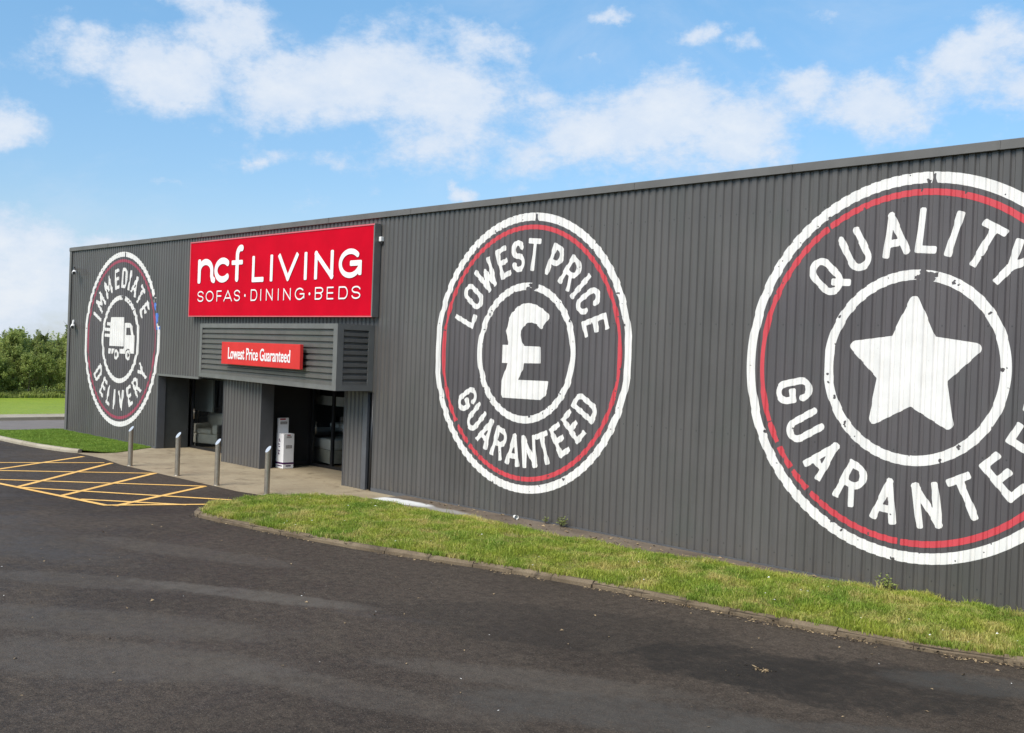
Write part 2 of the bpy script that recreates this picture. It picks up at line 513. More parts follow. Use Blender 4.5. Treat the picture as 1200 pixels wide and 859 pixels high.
def concrete_material(name, cols, stains, white_patch=False):
    m, b, p, out = new_mat(name)
    tc = b.n('ShaderNodeTexCoord').outputs['Object']
    x, y, z = b.xyz(tc)[:3]
    a = b.noise(tc, 0.9, 7, 0.62, 0.5)
    c = b.mix(b.ramp(a, 0.32, 0.68), cols[0], cols[1])
    d = b.noise(tc, 2.6, 7, 0.65, 0.6)
    c = b.mix(b.math('MULTIPLY', b.ramp(d, 0.52, 0.74), stains), c, cols[2])
    f = b.ramp(b.noise(tc, 60, 4, 0.65), 0.3, 0.7, 0.82, 1.16)
    c = b.mix(1.0, c, b.comb(f, f, f), 'MULTIPLY')
    if white_patch:
        nz = b.noise(tc, 2.2, 7, 0.7)
        k = mask_ellipse(b, x, y, 18.75, -0.66, 0.85, 0.24, R(4), nz, 0.6, 0.6)
        c = b.mix(b.math('MULTIPLY', k, 0.95), c, (0.70, 0.70, 0.68))
        k = mask_ellipse(b, x, y, 19.95, -0.66, 0.9, 0.16, R(3), nz, 0.8, 0.8)
        c = b.mix(b.math('MULTIPLY', k, 0.5), c, (0.42, 0.42, 0.40))
    b.t.links.new(c, p.inputs['Base Color'])
    p.inputs['Roughness'].default_value = 0.8
    bn = b.n('ShaderNodeBump', i={'Strength': 0.35, 'Distance': 0.01})
    b.t.links.new(b.noise(tc, 38, 5, 0.65), bn.inputs['Height'])
    b.t.links.new(bn.outputs[0], p.inputs['Normal'])
    return m


M['apron'] = concrete_material('entrance_concrete', [(0.270, 0.212, 0.135), (0.350, 0.285, 0.185), (0.125, 0.090, 0.050)], 0.9)
M['path'] = concrete_material('old_path_concrete', [(0.110, 0.082, 0.057), (0.170, 0.132, 0.094), (0.060, 0.044, 0.030)], 0.8, True)
M['kerb_old'] = concrete_material('weathered_kerb', [(0.100, 0.070, 0.040), (0.185, 0.138, 0.084), (0.040, 0.028, 0.016)], 0.95)
M['kerb_new'] = concrete_material('pale_kerb', [(0.32, 0.275, 0.20), (0.41, 0.36, 0.275), (0.19, 0.155, 0.105)], 0.55)
M['soil'] = simple('soil', (0.075, 0.055, 0.034), 0.95, 0, 0.3, 9, 0.6, 50)
M['yellow'] = concrete_material('yellow_road_paint', [(0.74, 0.42, 0.105), (0.86, 0.53, 0.16), (0.38, 0.23, 0.09)], 0.45)


def grass_material(name, green, lush, dry, dry_amt, blade=True):
    m, b, p, out = new_mat(name)
    tc = b.n('ShaderNodeTexCoord').outputs['Object']
    n1 = b.noise(tc, 1.0, 7, 0.68)
    n2 = b.noise(tc, 2.2, 7, 0.70)
    c = b.mix(b.ramp(n1, 0.35, 0.65), green, lush)
    c = b.mix(b.math('MULTIPLY', b.ramp(n2, 0.45, 0.66), dry_amt), c, dry)
    if blade:
        at = b.n('ShaderNodeAttribute', attribute_name='tint').outputs['Fac']
        f = b.ramp(at, 0.0, 1.0, 0.62, 1.42, False)
        c = b.mix(1.0, c, b.comb(f, f, b.math('MULTIPLY', f, 0.95)), 'MULTIPLY')
        c = b.mix(b.math('MULTIPLY', b.ramp(at, 0.86, 0.93), 0.75), c, dry)
    else:
        f = b.ramp(b.noise(tc, 30, 5, 0.7), 0.3, 0.7, 0.6, 1.4)
        c = b.mix(1.0, c, b.comb(f, f, f), 'MULTIPLY')
        bn = b.n('ShaderNodeBump', i={'Strength': 0.6, 'Distance': 0.03})
        b.t.links.new(b.noise(tc, 40, 5, 0.7), bn.inputs['Height'])
        b.t.links.new(bn.outputs[0], p.inputs['Normal'])
    b.t.links.new(c, p.inputs['Base Color'])
    p.inputs['Roughness'].default_value = 0.6
    p.inputs['Specular IOR Level'].default_value = 0.25
    if blade:
        trn = b.n('ShaderNodeBsdfTranslucent')
        b.t.links.new(c, trn.inputs[0])
        mx = b.n('ShaderNodeMixShader', i={0: 0.42})
        b.t.links.new(p.outputs[0], mx.inputs[1])
        b.t.links.new(trn.outputs[0], mx.inputs[2])
        b.t.links.new(mx.outputs[0], out.inputs[0])
    return m


M['verge_grass'] = grass_material('verge_grass', (0.370, 0.415, 0.066), (0.205, 0.315, 0.044), (0.60, 0.50, 0.20), 0.85)
M['verge_soil'] = grass_material('verge_ground', (0.150, 0.160, 0.035), (0.105, 0.130, 0.026), (0.24, 0.19, 0.08), 0.8, False)
M['lawn_grass'] = grass_material('lawn_grass', (0.240, 0.350, 0.055), (0.195, 0.315, 0.046), (0.27, 0.34, 0.07), 0.3)
M['lawn_soil'] = grass_material('lawn_ground', (0.070, 0.115, 0.018), (0.060, 0.105, 0.016), (0.10, 0.12, 0.025), 0.3, False)
M['far_lawn'] = grass_material('far_lawn', (0.235, 0.310, 0.030), (0.205, 0.285, 0.028), (0.29, 0.32, 0.055), 0.4, False)


def leaf_material(name, a, bcol):
    m, b, p, out = new_mat(name)
    at = b.n('ShaderNodeAttribute', attribute_name='tint').outputs['Fac']
    c = b.mix(at, a, bcol)
    b.t.links.new(c, p.inputs['Base Color'])
    p.inputs['Roughness'].default_value = 0.55
    p.inputs['Specular IOR Level'].default_value = 0.3
    trn = b.n('ShaderNodeBsdfTranslucent')
    b.t.links.new(c, trn.inputs[0])
    mx = b.n('ShaderNodeMixShader', i={0: 0.45})
    b.t.links.new(p.outputs[0], mx.inputs[1])
    b.t.links.new(trn.outputs[0], mx.inputs[2])
    b.t.links.new(mx.outputs[0], out.inputs[0])
    return m


M['leaf_a'] = leaf_material('leaves_mid', (0.205, 0.265, 0.070), (0.390, 0.440, 0.125))
M['leaf_b'] = leaf_material('leaves_dark', (0.165, 0.205, 0.064), (0.310, 0.345, 0.110))
M['leaf_c'] = leaf_material('leaves_light', (0.250, 0.310, 0.078), (0.430, 0.470, 0.135))

# ------------------------------------------------------------------ setting: ground, car park, road, pavement, lawn
H = 6.0
WALL_END = 40.0


def sheet(name, m, pts, z, kind='structure', thick=0.0):
    q = MB()
    if thick:
        q.prism(pts, z - thick, z)
    else:
        q.poly([(x, y, z) for x, y in pts])
    o = q.build(name, m)
    o['kind'] = kind
    return o


sheet('ground', M['lawn_soil'], [(-900, -900), (900, -900), (900, 900), (-900, 900)], -0.02)
sheet('car_park', M['asphalt'], [(-0.6, -60), (75, -60), (75, 60), (-0.6, 60)], 0.0)
sheet('road', M['road'], [(-4.75, -90), (-0.55, -90), (-0.55, 90), (-4.75, 90)], 0.004)
sheet('pavement', M['kerb_new'], [(-6.35, -90), (-4.75, -90), (-4.75, 90), (-6.35, 90)], 0.115, thick=0.13)
sheet('lawn', M['far_lawn'], [(-400, -250), (-6.35, -250), (-6.35, 250), (-400, 250)], 0.11, thick=0.12)
sheet('entrance_apron', M['apron'], [(5.2, -1.3), (6.6, -2.46), (7.15, -2.42), (8.6, -2.36), (10.1, -2.55), (15.6, -2.5), (16.9, -2.25), (18.1, -0.9), (18.1, -0.02), (16.75, -0.02),
                                     (16.75, 1.9), (6.4, 1.9), (6.4, -0.02), (5.0, -0.02)], 0.005)
sheet('wall_path', M['path'], [(18.1, -1.9), (22.0, -1.6), (26.6, -0.9), (29.2, -0.55), (WALL_END, -0.45), (WALL_END, -0.004), (18.1, -0.004)], 0.06, thick=0.06)


def resample(pts, step):
    P = np.array(pts, float)
    # catmull-rom smoothing
    out = []
    n = len(P)
    for i in range(n - 1):
        p0, p1, p2, p3 = P[max(i - 1, 0)], P[i], P[i + 1], P[min(i + 2, n - 1)]
        for t in np.linspace(0, 1, 16, endpoint=False):
            out.append(0.5 * ((2 * p1) + (-p0 + p2) * t + (2 * p0 - 5 * p1 + 4 * p2 - p3) * t * t + (-p0 + 3 * p1 - 3 * p2 + p3) * t ** 3))
    out.append(P[-1])
    Q = np.array(out)
    s = np.concatenate([[0], np.cumsum(np.linalg.norm(np.diff(Q, axis=0), axis=1))])
    k = max(2, int(round(s[-1] / step)) + 1)
    t = np.linspace(0, s[-1], k)
    return np.stack([np.interp(t, s, Q[:, 0]), np.interp(t, s, Q[:, 1])], 1)


VERGE_FRONT = [(18.0, -1.25), (17.35, -1.9), (17.05, -2.6), (17.15, -3.5), (17.6, -4.3), (18.15, -4.72), (19.05, -4.70), (20.0, -4.56), (21.95, -4.23), (23.5, -3.81),
               (24.87, -3.40), (26.2, -3.13), (27.5, -2.92), (28.65, -2.78), (29.67, -2.63), (30.56, -2.43), (31.33, -2.16), (33.0, -1.75), (36.0, -1.35), (WALL_END, -1.2)]
VERGE_BACK = [(18.4, -1.15), (20.05, -1.02), (21.3, -0.92), (23.1, -0.95), (24.2, -0.88), (25.5, -0.74), (26.6, -0.52), (28.0, -0.40), (28.8, -0.10), (29.5, -0.02), (WALL_END, -0.02)]


def kerb(name, line, m, length, top, width, rough, gap=0.012, seed=3, inward=1):
    """a run of kerb stones along a line: every stone a lofted block with worn edges"""
    rnd = random.Random(seed)
    Q = resample(line, 0.05)
    q = MB()
    per = int(length / 0.05)
    i = 0
    while i < len(Q) - 3:
        j = min(i + max(4, int(per * (rnd.uniform(.72, 1.1) if rough > .01 else 1))), len(Q) - 1)
        seg = Q[i:j + 1]
        dz, dn, w = rnd.uniform(-rough, rough) * .6, rnd.uniform(-rough, rough) * .7, width
        rings = []
        ss = np.vstack([seg[:-2:3], seg[-1:]]) if len(seg) > 6 else seg
        for k, pt in enumerate(ss):
            a = ss[max(k - 1, 0)]
            c = ss[min(k + 1, len(ss) - 1)]
            t = (c - a) / (np.linalg.norm(c - a) + 1e-9)
            nrm = np.array([-t[1], t[0]]) * inward
            if k == 0: pt = pt + t * gap * .5
            if k == len(ss) - 1: pt = pt - t * gap * .5
            jit = lambda: rnd.uniform(-rough, rough) * .55
            end = rough * 1.3 if k in (0, len(ss) - 1) else 0
            prof = [(0.0, -0.03), (0.0 + jit() * .6, top * .5), (0.008 + end * .4 + abs(jit()), top - 0.028 - end * .5), (0.030 + abs(jit()), top - end * .7 + jit() * .5), (w * .6, top + jit() * .4), (w, top - 0.004), (w, -0.03)]
            rings.append([(pt[0] + nrm[0] * (u + dn), pt[1] + nrm[1] * (u + dn), v + (dz if v > 0 else 0)) for u, v in prof])
        n = len(rings[0])
        base = len(q.v)
        for rg in rings: q.v += rg
        for k in range(len(rings) - 1):
            for a in range(n - 1):
                q.f.append((base + k * n + a, base + k * n + a + 1, base + (k + 1) * n + a + 1, base + (k + 1) * n + a))
        q.f.append(tuple(base + a for a in range(n)))
        q.f.append(tuple(base + (len(rings) - 1) * n + a for a in range(n - 1, -1, -1)))
        i = j
    o = q.build(name, m)
    o['kind'] = 'structure'
    return o


kerb('verge_kerb', VERGE_FRONT, M['kerb_old'], 0.85, 0.080, 0.10, 0.017, 0.010, inward=1)
LEFT_FRONT = [(-0.45, -2.2), (-0.1, -2.75), (0.8, -2.95), (2.78, -2.96), (4.4, -2.90), (5.6, -2.78), (6.5, -2.60), (7.05, -2.40)]
_k = resample(VERGE_FRONT, 0.2)
q = MB()
for _a, _b in zip(_k[:-1], _k[1:]):
    _t = (_b - _a) / np.linalg.norm(_b - _a)
    _n = np.array([-_t[1], _t[0]])
    q.poly([(*(_a + _n * .02), .058), (*(_b + _n * .02), .058), (*(_b + _n * .30), .082), (*(_a + _n * .30), .082)])
    q.poly([(*(_a + _n * .02), .001), (*(_b + _n * .02), .001), (*(_b + _n * .02), .058), (*(_a + _n * .02), .058)])
q.build('kerb_soil', M['soil'])['kind'] = 'structure'
kerb('left_kerb', LEFT_FRONT, M['kerb_new'], 0.9, 0.105, 0.15, 0.004, 0.006, seed=5, inward=1)


def in_poly(P, poly):
    x, y = P[:, 0], P[:, 1]
    ins = np.zeros(len(P), bool)
    n = len(poly)
    j = n - 1
    for i in range(n):
        xi, yi = poly[i]
        xj, yj = poly[j]
        c = ((yi > y) != (yj > y)) & (x < (xj - xi) * (y - yi) / (yj - yi + 1e-12) + xi)
        ins ^= c
        j = i
    return ins


def dist_line(P, line):
    d = np.full(len(P), 1e9)
    for a, b in zip(line[:-1], line[1:]):
        a, b = np.array(a), np.array(b)
        ab = b - a
        t = np.clip(((P - a) @ ab) / (ab @ ab), 0, 1)
        d = np.minimum(d, np.linalg.norm(P - a - t[:, None] * ab, axis=1))
    return d


def vnoise(P, s, seed=0.0):
    return np.array([mnoise.noise((p[0] * s + seed, p[1] * s - seed, seed)) for p in P])


def mound(name, m, poly, z_edge, rise, step, drop_line=None):
    """ground sheet of a verge: a triangulated grid with a gentle crown"""
    poly = np.array(poly)
    x0, y0 = poly.min(0)
    x1, y1 = poly.max(0)
    xs, ys = np.arange(x0, x1, step), np.arange(y0, y1, step)
    G = np.stack(np.meshgrid(xs, ys), -1).reshape(-1, 2)
    closed = np.vstack([poly, poly[:1]])
    G = G[in_poly(G, poly) & (dist_line(G, closed) > step * .45)]
    E = []
    for a, b in zip(closed[:-1], closed[1:]):
        k = max(1, int(np.linalg.norm(b - a) / step))
        for t in range(k): E.append(a + (b - a) * t / k)
    E = np.array(E)
    from mathutils.geometry import delaunay_2d_cdt
    pts = [Vector(p) for p in np.vstack([E, G])]
    edges = [(i, (i + 1) % len(E)) for i in range(len(E))]
    vo, eo, fo, *_ = delaunay_2d_cdt(pts, edges, [], 1, 1e-5)
    V = np.array([v[:] for v in vo])
    dd = dist_line(V, closed)
    ze = z_edge if callable(z_edge) else (lambda Q: np.full(len(Q), z_edge))
    z = ze(V) + rise * np.minimum(dd / 0.8, 1) + 0.018 * vnoise(V, 2.1, 5) * np.minimum(dd / .3, 1)
    me = bpy.data.meshes.new(name)
    me.from_pydata([(a[0], a[1], c) for a, c in zip(V, z)], [], [tuple(f) for f in fo])
    me.shade_smooth()
    o = link(name, me, m)
    o['kind'] = 'structure'
    return lambda P: ze(P) + rise * np.minimum(dist_line(P, closed) / 0.8, 1) + 0.018 * vnoise(P, 2.1, 5) * np.minimum(dist_line(P, closed) / .3, 1)


def blades(name, m, P, zf, h, w, seed, clump=0.5):
    rng = np.random.default_rng(seed)
    n = len(P)
    z = zf(P)
    cl = vnoise(P, 2.3, seed * 1.7)
    hh = h * (0.55 + 0.75 * rng.random(n)) * (1 + clump * cl)
    az = rng.random(n) * 2 * math.pi
    lean = (0.25 + 0.75 * rng.random(n)) * hh * 0.75
    la = az + rng.normal(0, 1.0, n)
    ww = w * (0.7 + 0.6 * rng.random(n))
    s, c = np.sin(az) * ww / 2, np.cos(az) * ww / 2
    lx, ly = np.cos(la) * lean, np.sin(la) * lean
    B = np.column_stack([P, z - 0.006])
    v0 = B + np.column_stack([c, s, 0 * s])
    v1 = B - np.column_stack([c, s, 0 * s])
    mid = B + np.column_stack([lx * .35, ly * .35, hh * .62])
    v2 = mid - np.column_stack([c, s, 0 * s]) * .8
    v3 = mid + np.column_stack([c, s, 0 * s]) * .8
    v4 = B + np.column_stack([lx, ly, hh * (0.95 - 0.3 * rng.random(n))])
    V = np.stack([v0, v1, v2, v3, v4], 1).reshape(-1, 3)
    k = np.arange(n)[:, None] * 5
    F = np.concatenate([k + [[0, 1, 2]], k + [[0, 2, 3]], k + [[3, 2, 4]]], 1).reshape(-1, 3)
    me = fast_mesh(name, V, F, 3)
    at = me.attributes.new('tint', 'FLOAT', 'POINT')
    t = np.clip(rng.random(n) * .75 + 0.25 * (cl + .5), 0, 1)
    at.data.foreach_set('value', np.repeat(t, 5).astype(np.float32))
    me.materials.append(m)
    o = bpy.data.objects.new(name, me)
    COL.objects.link(o)
    o['kind'] = 'stuff'
    return o


vf = [tuple(p) for p in resample(VERGE_FRONT, 0.15)]
inner = []
for i, p in enumerate(vf):
    a, c = np.array(vf[max(i - 1, 0)]), np.array(vf[min(i + 1, len(vf) - 1)])
    t = (c - a) / np.linalg.norm(c - a)
    inner.append((p[0] - t[1] * 0.085, p[1] + t[0] * 0.085))
verge_poly = inner + [tuple(p) for p in resample(VERGE_BACK, 0.15)][::-1]
zf_v = mound('verge_ground', M['verge_soil'], verge_poly, 0.072, 0.065, 0.16)
P = np.column_stack([RNG.uniform(16.9, 34.5, 420000), RNG.uniform(-4.9, 0.0, 420000)])
P = P[in_poly(P, verge_poly)]
# the turf thins out and frays towards the path and the kerb
edge = dist_line(P, verge_poly + verge_poly[:1])
keep = RNG.random(len(P)) < np.clip(0.25 + edge / 0.22, 0, 1)
bare = vnoise(P, 1.1, 9.0) + 0.5 * vnoise(P, 3.1, 2.0)
keep &= RNG.random(len(P)) < np.clip(1.25 - 2.2 * np.clip(bare - 0.18, 0, 1), 0.10, 1)
P = P[keep]
tag(blades('verge_grass', M['verge_grass'], P, zf_v, 0.075, 0.009, 3, 0.95), 'short patchy green and straw coloured grass on the verge along the grey wall', 'grass')
PT = np.column_stack([RNG.uniform(16.9, 34.5, 60000), RNG.uniform(-4.9, 0.0, 60000)])
PT = PT[in_poly(PT, verge_poly)]
PT = PT[vnoise(PT, 3.4, 17.0) > .42]
tag(blades('long_tufts', M['verge_grass'], PT, zf_v, 0.13, 0.010, 14, 0.2), 'longer tussocks of grass standing out of the short verge', 'grass')
# grass hanging over the kerb
q = np.array(inner)
k = RNG.integers(0, len(q), 15000)
P2 = q[k] + RNG.normal(0, 0.032, (15000, 2))
P2 = P2[(P2[:, 0] < 34.5) & (vnoise(P2, 1.6, 4.0) > -0.12)]
tag(blades('kerb_edge_grass', M['verge_grass'], P2, lambda Q: np.full(len(Q), 0.078), 0.085, 0.009, 8), 'ragged grass tufts hanging over the stone kerb', 'grass')
left_poly = [(-0.40, -2.0), (-0.1, -2.6), (0.8, -2.80), (2.78, -2.81), (4.4, -2.75), (5.6, -2.63), (6.5, -2.45), (7.05, -2.26), (7.35, -1.9), (7.35, -1.5), (7.0, -0.95), (6.55, -0.35), (6.35, -0.03), (-0.05, -0.03), (-0.40, 0.4)]
zf_l = mound('left_verge_ground', M['lawn_soil'], left_poly, lambda Q: 0.012 + 0.075 * np.clip(1 - dist_line(Q, LEFT_FRONT[1:]) / 0.9, 0, 1), 0.02, 0.2)
P = np.column_stack([RNG.uniform(-0.4, 7.4, 90000), RNG.uniform(-2.9, 0.4, 90000)])
P = P[in_poly(P, left_poly)]
tag(blades('corner_grass', M['lawn_grass'], P, zf_l, 0.05, 0.012, 5, 0.3), 'smooth green grass on the corner verge by the building end', 'grass')

# yellow hatching, each stroke a sheet of its own height
LINES = [((13.06, -6.0), (9.62, -2.58)), ((10.6, -6.33), (7.92, -2.60)), ((14.68, -5.74), (11.98, -2.55)), ((16.40, -5.42), (14.60, -2.68)),
         ((8.0, -6.1), (9.52, -2.72)), ((9.4, -6.5), (12.05, -2.60)), ((11.5, -6.2), (14.62, -2.68)), ((13.2, -5.95), (17.05, -2.95)), ((15.3, -5.62), (16.9, -4.25)),
         ((6.5, -7.05), (16.26, -5.53)), ((16.24, -5.57), (17.1, -3.72)),]
q = MB()
for i, (a, c) in enumerate(LINES):
    a, c = Vector((*a, 0)), Vector((*c, 0))
    t = (c - a).normalized()
    n = Vector((-t.y, t.x, 0)) * 0.060
    z = 0.004 + 0.0006 * i
    q.poly([(p.x, p.y, z) for p in (a - n, c - n, c + n, a + n)])
q.build('road_markings', M['yellow'])['kind'] = 'structure'

# ------------------------------------------------------------------ the store building
shop = empty('store_building', (0, 0, 0), 'long low store clad in dark grey ribbed metal with three big round painted badges', 'building')
PITCH, FL1, SL, FL2, DEP = 0.150, 0.076, 0.017, 0.040, 0.0235


def rib_breaks(x0, x1):
    xs = []
    k = math.floor(x0 / PITCH) - 1
    while k * PITCH < x1:
        b0 = k * PITCH
        xs += [b0, b0 + FL1, b0 + FL1 + SL, b0 + FL1 + SL + FL2]
        k += 1
    xs = [x for x in xs if x0 + 1e-5 < x < x1 - 1e-5]
    return [x0] + xs + [x1]


def rib(x):
    u = np.mod(np.asarray(x, float), PITCH)
    return np.interp(u, [0, FL1, FL1 + SL, FL1 + SL + FL2, PITCH], [0, 0, DEP, DEP, 0])


def ribbed(q, x0, x1, z0, z1, place):
    xs = rib_breaks(x0, x1)
    ys = rib(xs)
    for a, c, ya, yc in zip(xs[:-1], xs[1:], ys[:-1], ys[1:]):
        q.poly([place(a, ya, z0), place(c, yc, z0), place(c, yc, z1), place(a, ya, z1)])


FRONT = lambda x, d, z: (x, d, z)
LZ = 2.12
q = MB()
ribbed(q, 0.10, 6.60, 0.0, H - 0.05, FRONT)
ribbed(q, 6.60, 16.72, LZ, H - 0.05, FRONT)
ribbed(q, 16.86, WALL_END, 0.0, H - 0.05, FRONT)
ribbed(q, 16.72, 16.86, LZ, H - 0.05, FRONT)
q.build('front_wall', M['cladding'], shop)
q = MB()
ribbed(q, 0.0, 25.0, 0.0, H - 0.05, lambda x, d, z: (0.0 + d, 25.0 - x, z))
q.build('side_wall', M['cladding'], shop)
q = MB()
ribbed(q, 0.0, 25.0, 0.0, H - 0.05, lambda x, d, z: (WALL_END - d, x, z))
q.build('side_wall', M['cladding'], shop)
q = MB()
ribbed(q, 0.0, WALL_END, 0.0, H - 0.05, lambda x, d, z: (x, 25.0 - d, z))
q.build('rear_wall', M['cladding'], shop)
q = MB()
q.box(0.05, WALL_END - 0.05, 0.25, 24.9, H - 0.35, H - 0.28)
q.build('roof', M['flash'], shop)
# parapet flashing with lap joints
q = MB()
x = -0.05
while x < WALL_END:
    x2 = min(x + 3.0, WALL_END + .05)
    q.add([(x, -0.05, H - 0.135), (x2 - .006, -0.05, H - 0.135), (x2 - .006, -0.045, H - 0.02), (x - 0 , -0.045, H - 0.02), (x, 0.02, H), (x2 - .006, 0.02, H), (x, 0.28, H - 0.03), (x2 - .006, 0.28, H - 0.03), (x, -0.002, H - 0.14), (x2 - .006, -0.002, H - 0.14)],
          [(0, 1, 2, 3), (3, 2, 5, 4), (4, 5, 7, 6), (0, 8, 9, 1)])
    q.box(x2 - .02, x2 + .02, -0.054, -0.047, H - 0.133, H - 0.022)
    x = x2
q.box(-0.05, 0.25, 0.28, 24.9, H - 0.14, H - 0.002)
q.build('roof_flashing', M['flash'], shop)
q = MB()
q.add([(-0.04, -0.035, 0), (0.12, -0.035, 0), (0.12, -0.001, 0), (-0.04, 0.14, 0), (0.0, 0.14, 0), (-0.04, -0.035, H - .14), (0.12, -0.035, H - .14), (0.12, -0.001, H - .14), (-0.04, 0.14, H - .14), (0.0, 0.14, H - .14)],
      [(0, 1, 6, 5), (1, 2, 7, 6), (0, 5, 8, 3), (3, 8, 9, 4)])
q.build('corner_trim', M['flash'], shop)
# foot trim
q = MB()
q.box(0.12, 6.60, -0.022, -0.003, 0.0, 0.055)
q.box(16.88, WALL_END, -0.022, -0.003, 0.0, 0.085)
q.build('foot_trim', M['trim'], shop)


# ------------------------------------------------------------------ signed-distance lettering
def arc(cx, cy, rx, ry, a0, a1, n=14):
    t = np.radians(np.linspace(a0, a1, n))
    return [(cx + rx * math.cos(k), cy + ry * math.sin(k)) for k in t]


def glyph(ch, w, s):
    """strokes of a letter of cap height 1 and width w: ('s', a, b) straight bar or ('c', points) round stroke"""
    h = s / 2
    l, r, a, t, m = h, w - h, h, 1 - h, w / 2
    S = lambda *p: ('s', (p[0], p[1]), (p[2], p[3]))
    C = lambda p: ('c', p)
    q = min(0.5 * (r - l), 0.30)
    wide = w > 0.72
    if wide: q = 0.5 - h
    if ch == 'A': return [S(l, a, m, t), S(m, t, r, a), S(l + (m - l) * .33, .30, r - (r - m) * .33, .30)]
    if ch == 'B': return [S(l, a, l, t), C([(l, t)] + arc(r - .5 * q - .03, (t + .53) / 2, q * .9, (t - .53) / 2, 90, -90) + [(l, .53)]), C([(l, .53)] + arc(r - q, (.53 + a) / 2, q, (.53 - a) / 2, 90, -90) + [(l, a)])]
    if ch == 'C': return [C([(r, .70)] + arc(m, t - q, m - l, q, 0, 180) + arc(m, a + q, m - l, q, 180, 360) + [(r, .30)])]
    if ch == 'D': return [S(l, a, l, t), C([(l, t), (r - q, t)] + arc(r - q, t - q, q, q, 90, 0) + arc(r - q, a + q, q, q, 0, -90) + [(l, a)])]
    if ch == 'E': return [S(l, a, l, t), S(l, t, r, t), S(l, .51, r - .04, .51), S(l, a, r, a)]
    if ch == 'F': return [S(l, a, l, t), S(l, t, r, t), S(l, .50, r - .04, .50)]
    if ch == 'G' and wide: return [C(arc(m, .5, m - l, .5 - h, 44, 332, 34)), S(r, .50, r, .18), S(r, .50, m + .08, .50)]
    if ch == 'G': return [C([(r, .72)] + arc(m, t - q, m - l, q, 0, 180) + arc(m, a + q, m - l, q, 180, 360) + [(r, .46)]), S(r, .46, m + .02, .46)]
    if ch == 'I': return [S(l, a, l, t)]
    if ch == 'L': return [S(l, a, l, t), S(l, a, r, a)]
    if ch == 'M': return [S(l, a, l, t), S(l, t, m, .36), S(m, .36, r, t), S(r, t, r, a)]
    if ch == 'N': return [S(l, a, l, t), S(l, t, r, a), S(r, a, r, t)]
    if ch == 'O': return [C(arc(m, t - q, m - l, q, 0, 180) + arc(m, a + q, m - l, q, 180, 360) + [(r, t - q)])]
    if ch == 'P': return [S(l, a, l, t), C([(l, t)] + arc(r - .22, (t + .44) / 2, .22, (t - .44) / 2, 90, -90) + [(l, .44)])]
    if ch == 'Q': return glyph('O', w, s) + [S(m + .06, .24, r + .05, -.02)]
    if ch == 'R': return [S(l, a, l, t), C([(l, t)] + arc(r - .22, (t + .46) / 2, .22, (t - .46) / 2, 90, -90) + [(l, .46)]), S(m + .02, .46, r, a)]
    if ch == 'S':
        ry = (t - a) / 4
        return [C(arc(m, t - ry, m - l, ry, 10, 270, 20) + arc(m, a + ry, m - l, ry, 90, -170, 20))]
    if ch == 'T': return [S(m, a, m, t), S(l, t, r, t)]
    if ch == 'U': return [C([(l, t), (l, a + q)] + arc(m, a + q, m - l, q, 180, 360) + [(r, t)])]
    if ch == 'V': return [S(l, t, m, a), S(m, a, r, t)]
    if ch == 'W': return [S(l, t, l + (m - l) * .55, a), S(l + (m - l) * .55, a, m, .68), S(m, .68, r - (r - m) * .55, a), S(r - (r - m) * .55, a, r, t)]
    if ch == 'Y': return [S(l, t, m, .45), S(r, t, m, .45), S(m, .45, m, a)]
    raise KeyError(ch)


